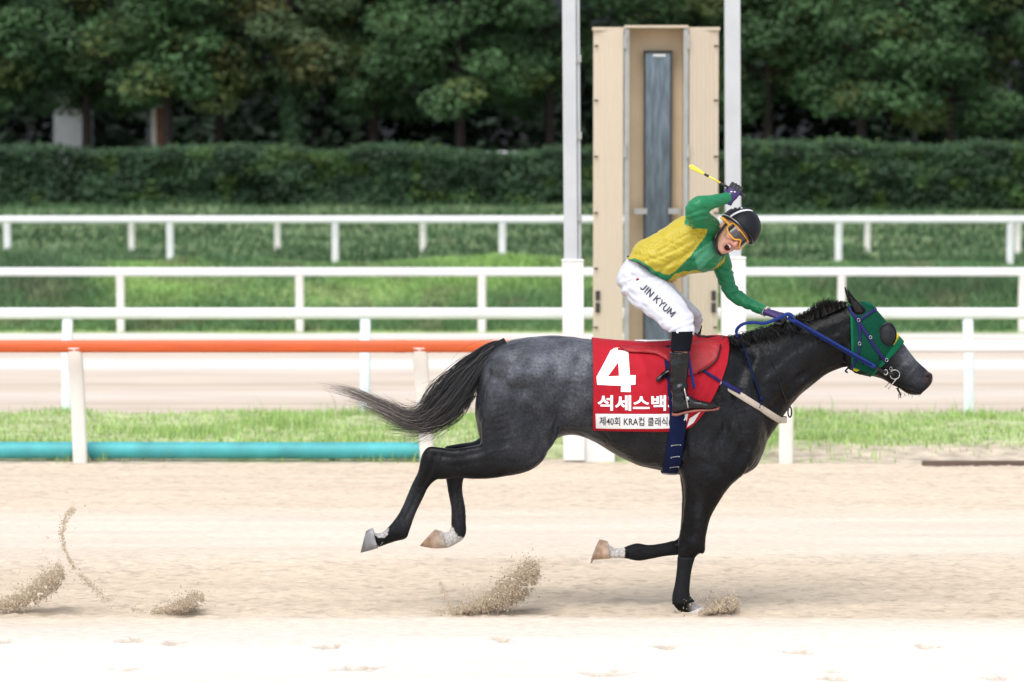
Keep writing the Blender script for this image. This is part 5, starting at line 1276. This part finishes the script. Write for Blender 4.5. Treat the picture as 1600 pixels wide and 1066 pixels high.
# boots and socks
def boot(secs, foot, sg, dx):
    mb = MB(); mb.loft(secs[1:], Y0, 24, 5); mb.loft(foot, Y0, 20, 5); m = fused(mb, .0045, 5, 'boot')
    V = getco(m); nrm = np.empty(len(V) * 3); m.vertices.foreach_get('normal', nrm); nrm = nrm.reshape(-1, 3); x, y = unproject(V); x = x - dx
    cr = np.sin((y - 590 + (x - 1055) * .35) / 2.4) * .006 * blob(x, y, 1056, 604, 25, 13) + (vnoise(V, 26, 4) - .5) * .009
    rib = np.where((y > 540) & (y < 560), np.sign(np.sin(x * 1.7)) * .0012, 0) 
    setco(m, V + nrm * (cr + rib)[:, None]); bt = mlink('boot', m, M['black_leather'], JO, True)
    mb = MB(); mb.loft([((1044 + dx, 514), (1079 + dx, 513), .053, secs[0][3]), ((1044.5 + dx, 519), (1078 + dx, 518), .054, secs[0][3]), ((1043.5 + dx, 532), (1075.5 + dx, 532), .0525, secs[0][3] - sg * 0), ((1043 + dx, 543), (1073.5 + dx, 544), .0515, secs[1][3])], Y0, 24, 4); mb.build('sock', M['sock'], JO)
    mb = MB(); y_ = foot[2][3]
    mb.loft([((1045 + dx, 638), (1045 + dx, 642.5), .026, y_), ((1053 + dx, 638.5), (1053 + dx, 643), .033, y_), ((1066 + dx, 635), (1066 + dx, 639), .036, y_), ((1083 + dx, 632), (1083 + dx, 636.5), .041, y_), ((1101 + dx, 631.5), (1101 + dx, 635.5), .039, y_), ((1114 + dx, 630), (1114 + dx, 634), .028, y_), ((1117.5 + dx, 628.5), (1117.5 + dx, 632), .012, y_)], Y0, 20, 4, .7); mb.build('sole', M['sole'], bt)
boot(BOOTN, FOOTN, -1, 0); boot(mirror_leg(BOOTN, 24), mirror_leg(FOOTN, 24), 1, 24)
p = J(1058.5, 519.5, -.3935); MB().ell(p, (.006, .002, .005), nu=8, nv=6).build('sock_mark', M['white_print'], JO)
# gloves: palm, four curled fingers and a thumb round the thing held
def glove(o, X, Yv, Zv, name, purple, s=1.0, flip=1):
    R = np.stack([X, Yv, Zv], 1) * s
    T = lambda a, b, c: o + R @ np.array([a * flip, b, c])
    mb = MB(); rr = []
    for yy, wd, th, zz in ((-.03, .027, .021, 0), (0, .027, .020, 0), (.025, .036, .019, .001), (.055, .041, .016, .002), (.078, .040, .013, .0)):
        rr.append([T(math.cos(t) * wd, yy, zz + math.sin(t) * th) for t in np.linspace(0, 2 * np.pi, 20, endpoint=False)])
    mb.rings(np.array(rr))
    for i, (xx, ln) in enumerate(((-.031, .92), (-.0105, 1.05), (.0105, 1.0), (.030, .82))):
        mb.tube([T(xx, .060, .002), T(xx, .078, .003), T(xx, .078 + .022 * ln, -.012), T(xx, .078 + .018 * ln, -.036 * ln), T(xx, .064, -.044 * ln), T(xx, .050, -.036)], [.0095, .0105, .0095, .009, .0085, .0075], 10, 4)
    mb.tube([T(-.020, .012, -.008), T(-.040, .034, -.020), T(-.040, .058, -.040), T(-.022, .078, -.052)], [.013, .0125, .0105, .008], 10, 4)
    m = fused(mb, .0028, 3, name); V = getco(m); Lc = (V - o) @ np.stack([X, Yv, Zv], 1) / s
    c = np.tile(np.array([0.012, 0.012, 0.014]), (len(V), 1)); pm = (Lc[:, 1] < purple) & (Lc[:, 2] > -.022); c[pm] = (0.030, 0.013, 0.095)
    mlink(name, m, M['glove'], JO, True, c)
    return T
wx = np.array([.879, -.05, -.476]); wx /= np.linalg.norm(wx)
wy = np.array([.40, 0.15, .90]); wy -= wx * (wy @ wx); wy /= np.linalg.norm(wy); wz = np.cross(wx, wy)
TW = glove(J(1140, 312, -.215), wx, wy, wz, 'glove', .066, .88)
mk = MB()
for i, (a_, b_, r_) in enumerate(((-.012, .045, .007), (.004, .052, .008), (-.016, .030, .005))): mk.ell(TW(a_, b_, .0165), (r_, .002, .0035), nu=8, nv=6)
mk.build('glove_mark', M['white_print'], JO)
gy_ = np.array([.93, -.20, -.30]); gy_ /= np.linalg.norm(gy_); gz = np.array([.25, -.35, .90]); gz -= gy_ * (gz @ gy_); gz /= np.linalg.norm(gz); gx = np.cross(gy_, gz)
TL = glove(J(1201, 488.5, -.03), gx, gy_, gz, 'glove', .070, .95)
# helmet, goggles
def helmet_pt(az, el, k=1.0):
    "az 0 = front; el 0..1 from crown to rim"
    rim = math.radians(96 - 14 * math.cos(az)); a = el * rim
    return hp(math.sin(az) * math.sin(a) * .107 * k, -.002 + math.cos(az) * math.sin(a) * .127 * k, .152 + math.cos(a) * .119 * k)
rr = [[helmet_pt(t, e) for t in np.linspace(0, 2 * np.pi, 40, endpoint=False)] for e in np.linspace(.02, 1, 18)]
mb = MB(); mb.rings(np.array(rr)); HE = mb.build('helmet', M['helmet'], JO)
mb = MB(); mb.tube([helmet_pt(t, 1.0, 1.005) for t in np.linspace(0, 2 * np.pi, 41)], .0035, 6, 1); mb.build('helmet_rim', M['grey_metal'], HE)
pk = []
for t in np.linspace(-1.0, 1.0, 17):
    b = helmet_pt(t, .97); f_ = math.cos(t * 1.45); pk.append([b, b + hf * .030 * f_ - hu * .008 * f_, b + hf * .030 * f_ - hu * .011 * f_, b - hu * .004])
mb = MB(); mb.rings(np.array(pk)); mb.build('helmet_peak', M['helmet'], HE)
mb = MB(); K = [helmet_pt(-1.35, e, 1.006) for e in np.linspace(1.0, .25, 12)] + [helmet_pt(2.3, e, 1.006) for e in np.linspace(.2, .7, 6)]
K = np.array(K); NR = K - hp(0, -.002, .152); ribbon(K, NR, np.interp(np.linspace(0, 1, len(K)), [0, .35, .6, 1], [.012, .016, .010, .004]), mb, .002); mb.build('helmet_stripe', M['white_print'], HE)
mk = MB()
for (az_, e_, r_) in ((-1.75, .62, .012), (-1.85, .72, .009), (-1.62, .54, .010)): mk.ell(helmet_pt(az_, e_, 1.0), (r_, .004, r_ * .6), HR, nu=8, nv=6)
mk.build('helmet_mark', M['white_print'], HE)
def lens_pt(ph, u, k=1.0): return hp(math.sin(ph) * .082 * k, .004 + math.cos(ph) * .104 * k, u)
def low(ph): return .088 + .026 * math.exp(-(ph / .22) ** 2) + .012 * sstep(.85, 1.25, abs(ph))
phs = np.linspace(-1.2, 1.2, 41); rr = []
for u_ in np.linspace(0, 1, 7): rr.append([lens_pt(p_, low(p_) * (1 - u_) + (.146 - .010 * abs(p_) ** 2 * .5) * u_, 1 - .03 * u_) for p_ in phs])
Rg = np.array(rr); i = (np.arange(6)[:, None] * 41 + np.arange(40)[None]).ravel()
gl = mobj('goggle_lens', Rg.reshape(-1, 3), np.stack([i, i + 1, i + 42, i + 41], 1), M['lens'], JO, True); s_ = gl.modifiers.new('s', 'SOLIDIFY'); s_.thickness = .002
loop = [Rg[0, j] for j in range(0, 41)] + [Rg[k_, 40] for k_ in range(1, 7)] + [Rg[6, j] for j in range(39, -1, -1)] + [Rg[k_, 0] for k_ in range(5, -1, -1)]
mb = MB(); mb.tube(np.array(loop) + hf * .001, .0042, 8, 1); mb.build('goggle_frame', M['amber'], gl)
for s in (-1, 1):
    K = np.array([hp(s * .0765, .040, .120), hp(s * .082, .010, .118), hp(s * .086, -.03, .115), hp(s * .078, -.075, .112)]); K = catmull(K, 5)
    mb = MB(); ribbon(K, np.tile(hr * s, (len(K), 1)), .018, mb, .003); mb.build('goggle_strap', M['amber'], gl)
    K = catmull(np.array([hp(s * .080, .006, .115), hp(s * .072, .020, .075), hp(s * .060, .030, .030), hp(s * .036, .055, -.002), hp(0, .078, -.016)]), 5)
    mb = MB(); ribbon(K, np.array([hp(s * .5, .3, .0) - HO for _ in K]), .011, mb, .003); mb.build('chin_strap', M['black_leather'], JO)

# whip
WH = empty('riding_whip', J(1150, 300, -.24)); tag(WH, 'yellow riding whip with black grip held up in the raised hand', 'whip')
hc = TW(0, .066, -.022); d_ = wx
tip = J(1077, 259, -.16); axis = (hc - tip); axis /= np.linalg.norm(axis)
L_ = np.linalg.norm(hc - tip)
MB().tube([hc + axis * .060, hc + axis * .045, hc, hc - axis * .085], [.011, .009, .0075, .0065], 10, 3).build('grip', M['grip'], WH)
MB().tube([hc - axis * .080, tip + axis * .10], [.0055, .0048], 10, 2).build('shaft', M['yellow'], WH)
MB().tube([tip + axis * .118, tip + axis * .092], .0068, 10, 1).build('binding', M['grip'], WH)
mb = MB(); up_ = np.array([.3, 0, .95])
for s in (-1, 0, 1): mb.tube([tip + axis * .10, tip + axis * .05 + up_ * .003 * s, tip + up_ * .006 * s + axis * .01 * abs(s)], [.0055, .0085, .007], 8, 4, flat=.5)
mb.build('flap', M['yellow'], WH)
MB().tube([hc + axis * .052, hc + axis * .066], [.012, .011], 10, 1).build('butt_cap', M['grip'], WH)

# stirrups
for side, dx in ((-1, 0),):
    ST = empty('stirrup', J(1072 + dx, 628, side * .36)); tag(ST, 'near-side metal stirrup under the black boot' if side < 0 else 'far-side metal stirrup hidden beyond the horse', 'stirrup')
    yo = side * .352
    for nm, pts, wd, m in (('leather', [(1074, 536, -.300 if 1 else 0), (1073, 560, -.318), (1071.5, 590, -.335), (1071, 604, -.345)], .012, M['blue']),
                           ('strap_end', [(1074, 545, -.305), (1078, 570, -.318), (1082, 592, -.322), (1085, 607, -.318)], .016, M['blue'])):
        K = catmull(np.array([J(a + dx, b, side * abs(c_)) for a, b, c_ in pts]), 6); mb = MB(); ribbon(K, np.tile(np.array([.15, side, 0.1]), (len(K), 1)), wd, mb, .003); mb.build(nm, m, ST)
    MB().tube([J(1071 + dx, 602, side * .345), J(1069.5 + dx, 608, side * .395), J(1072 + dx, 620, side * .405), J(1075 + dx, 636, side * .395), J(1075 + dx, 638, side * .352), J(1075 + dx, 636, side * .31), J(1072 + dx, 620, side * .305), J(1071 + dx, 606, side * .325)], .0038, 8, 5).build('iron', M['chrome'], ST)
    MB().ell(J(1074.5 + dx, 623, side * .404), (.010, .006, .011), nu=10, nv=8).build('iron_boss', M['chrome'], ST)

# ------------------------------------------------------------------ thrown sand
def spray(keys, n, label, smin=.0012, smax=.0048, yc=Y0 - .12, ys=.09, edge=1.0):
    "keys: (px,py,spread_px) along the arc; grains denser at the leading edge"
    K = catmull(np.array(keys, float), 10)
    n = int(n * 3.6); t = rng.uniform(0, 1, n) ** .75 * (len(K) - 1); k = np.arange(len(K)); c = np.stack([np.interp(t, k, K[:, j]) for j in range(3)], 1)
    g = rng.normal(0, .5, n); a = rng.uniform(0, 2 * np.pi, n)
    px = c[:, 0] + g * c[:, 2] * .55; py = c[:, 1] + rng.normal(0, .36, n) * c[:, 2]
    lump = vnoise(np.stack([px, py], 1), .18, 12); keep = lump > .16 + .22 * rng.uniform(0, 1, n) ** 2
    px, py = px[keep], py[keep]; n = len(px)
    far_ = rng.uniform(0, 1, n) < .06; px[far_] += rng.normal(-6, 16, far_.sum()); py[far_] += rng.normal(-3, 12, far_.sum())
    Yp = yc + rng.normal(0, ys, n); base = np.array([P(a_, min(b_, 962), y_) for a_, b_, y_ in zip(px, py, Yp)]); base[:, 2] = np.maximum(base[:, 2], .002)
    s_ = smin + (smax * 1.15 - smin) * rng.uniform(0, 1, n) ** 3.5
    tv = rng.normal(size=(n, 4, 3)); tv /= np.linalg.norm(tv, axis=2)[:, :, None]
    tv = np.array([[1, 1, 1], [1, -1, -1], [-1, 1, -1], [-1, -1, 1]])[None] * .62 + tv * .45
    V = (base[:, None] + tv * s_[:, None, None]).reshape(-1, 3); i = np.arange(n)[:, None] * 4
    Fc = np.concatenate([i + [0, 1, 2], i + [0, 3, 1], i + [0, 2, 3], i + [1, 3, 2]], 0).astype(int)
    col = np.repeat(np.array([0.47, 0.385, 0.285]) * rng.uniform(.7, 1.35, (n, 1)), 4, axis=0)
    tag(mobj('sand_spray', V, Fc, M['clod'], None, False, col), label, 'sand', kind='stuff')
spray([(706, 957, 4), (745, 949, 13), (785, 932, 24), (815, 910, 29), (834, 888, 17)], 15000, 'largest burst of thrown sand below the hind feet')
spray([(668, 953, 2), (690, 955, 3), (705, 950, 6), (695, 930, 10), (688, 912, 7)], 500, 'thin wisp of sand left of the largest burst', .001, .003)
spray([(1092, 959, 3), (1112, 953, 8), (1130, 947, 15), (1146, 944, 16)], 6000, 'fan of sand pushed ahead of the planted forefoot', .002, .005)
spray([(235, 957, 4), (270, 951, 9), (296, 942, 15), (312, 934, 15)], 4200, 'small hump of flying sand left of the largest burst')
spray([(225, 955, 4), (190, 948, 9), (160, 930, 11), (140, 912, 9), (118, 890, 6), (104, 865, 4), (97, 835, 9), (104, 808, 10), (115, 795, 9)], 750, 'long curling trail of sand grains at the left', .0015, .005)
spray([(-20, 950, 10), (20, 942, 16), (55, 926, 22), (80, 908, 20), (95, 892, 10)], 8000, 'burst of thrown sand at the left picture edge')
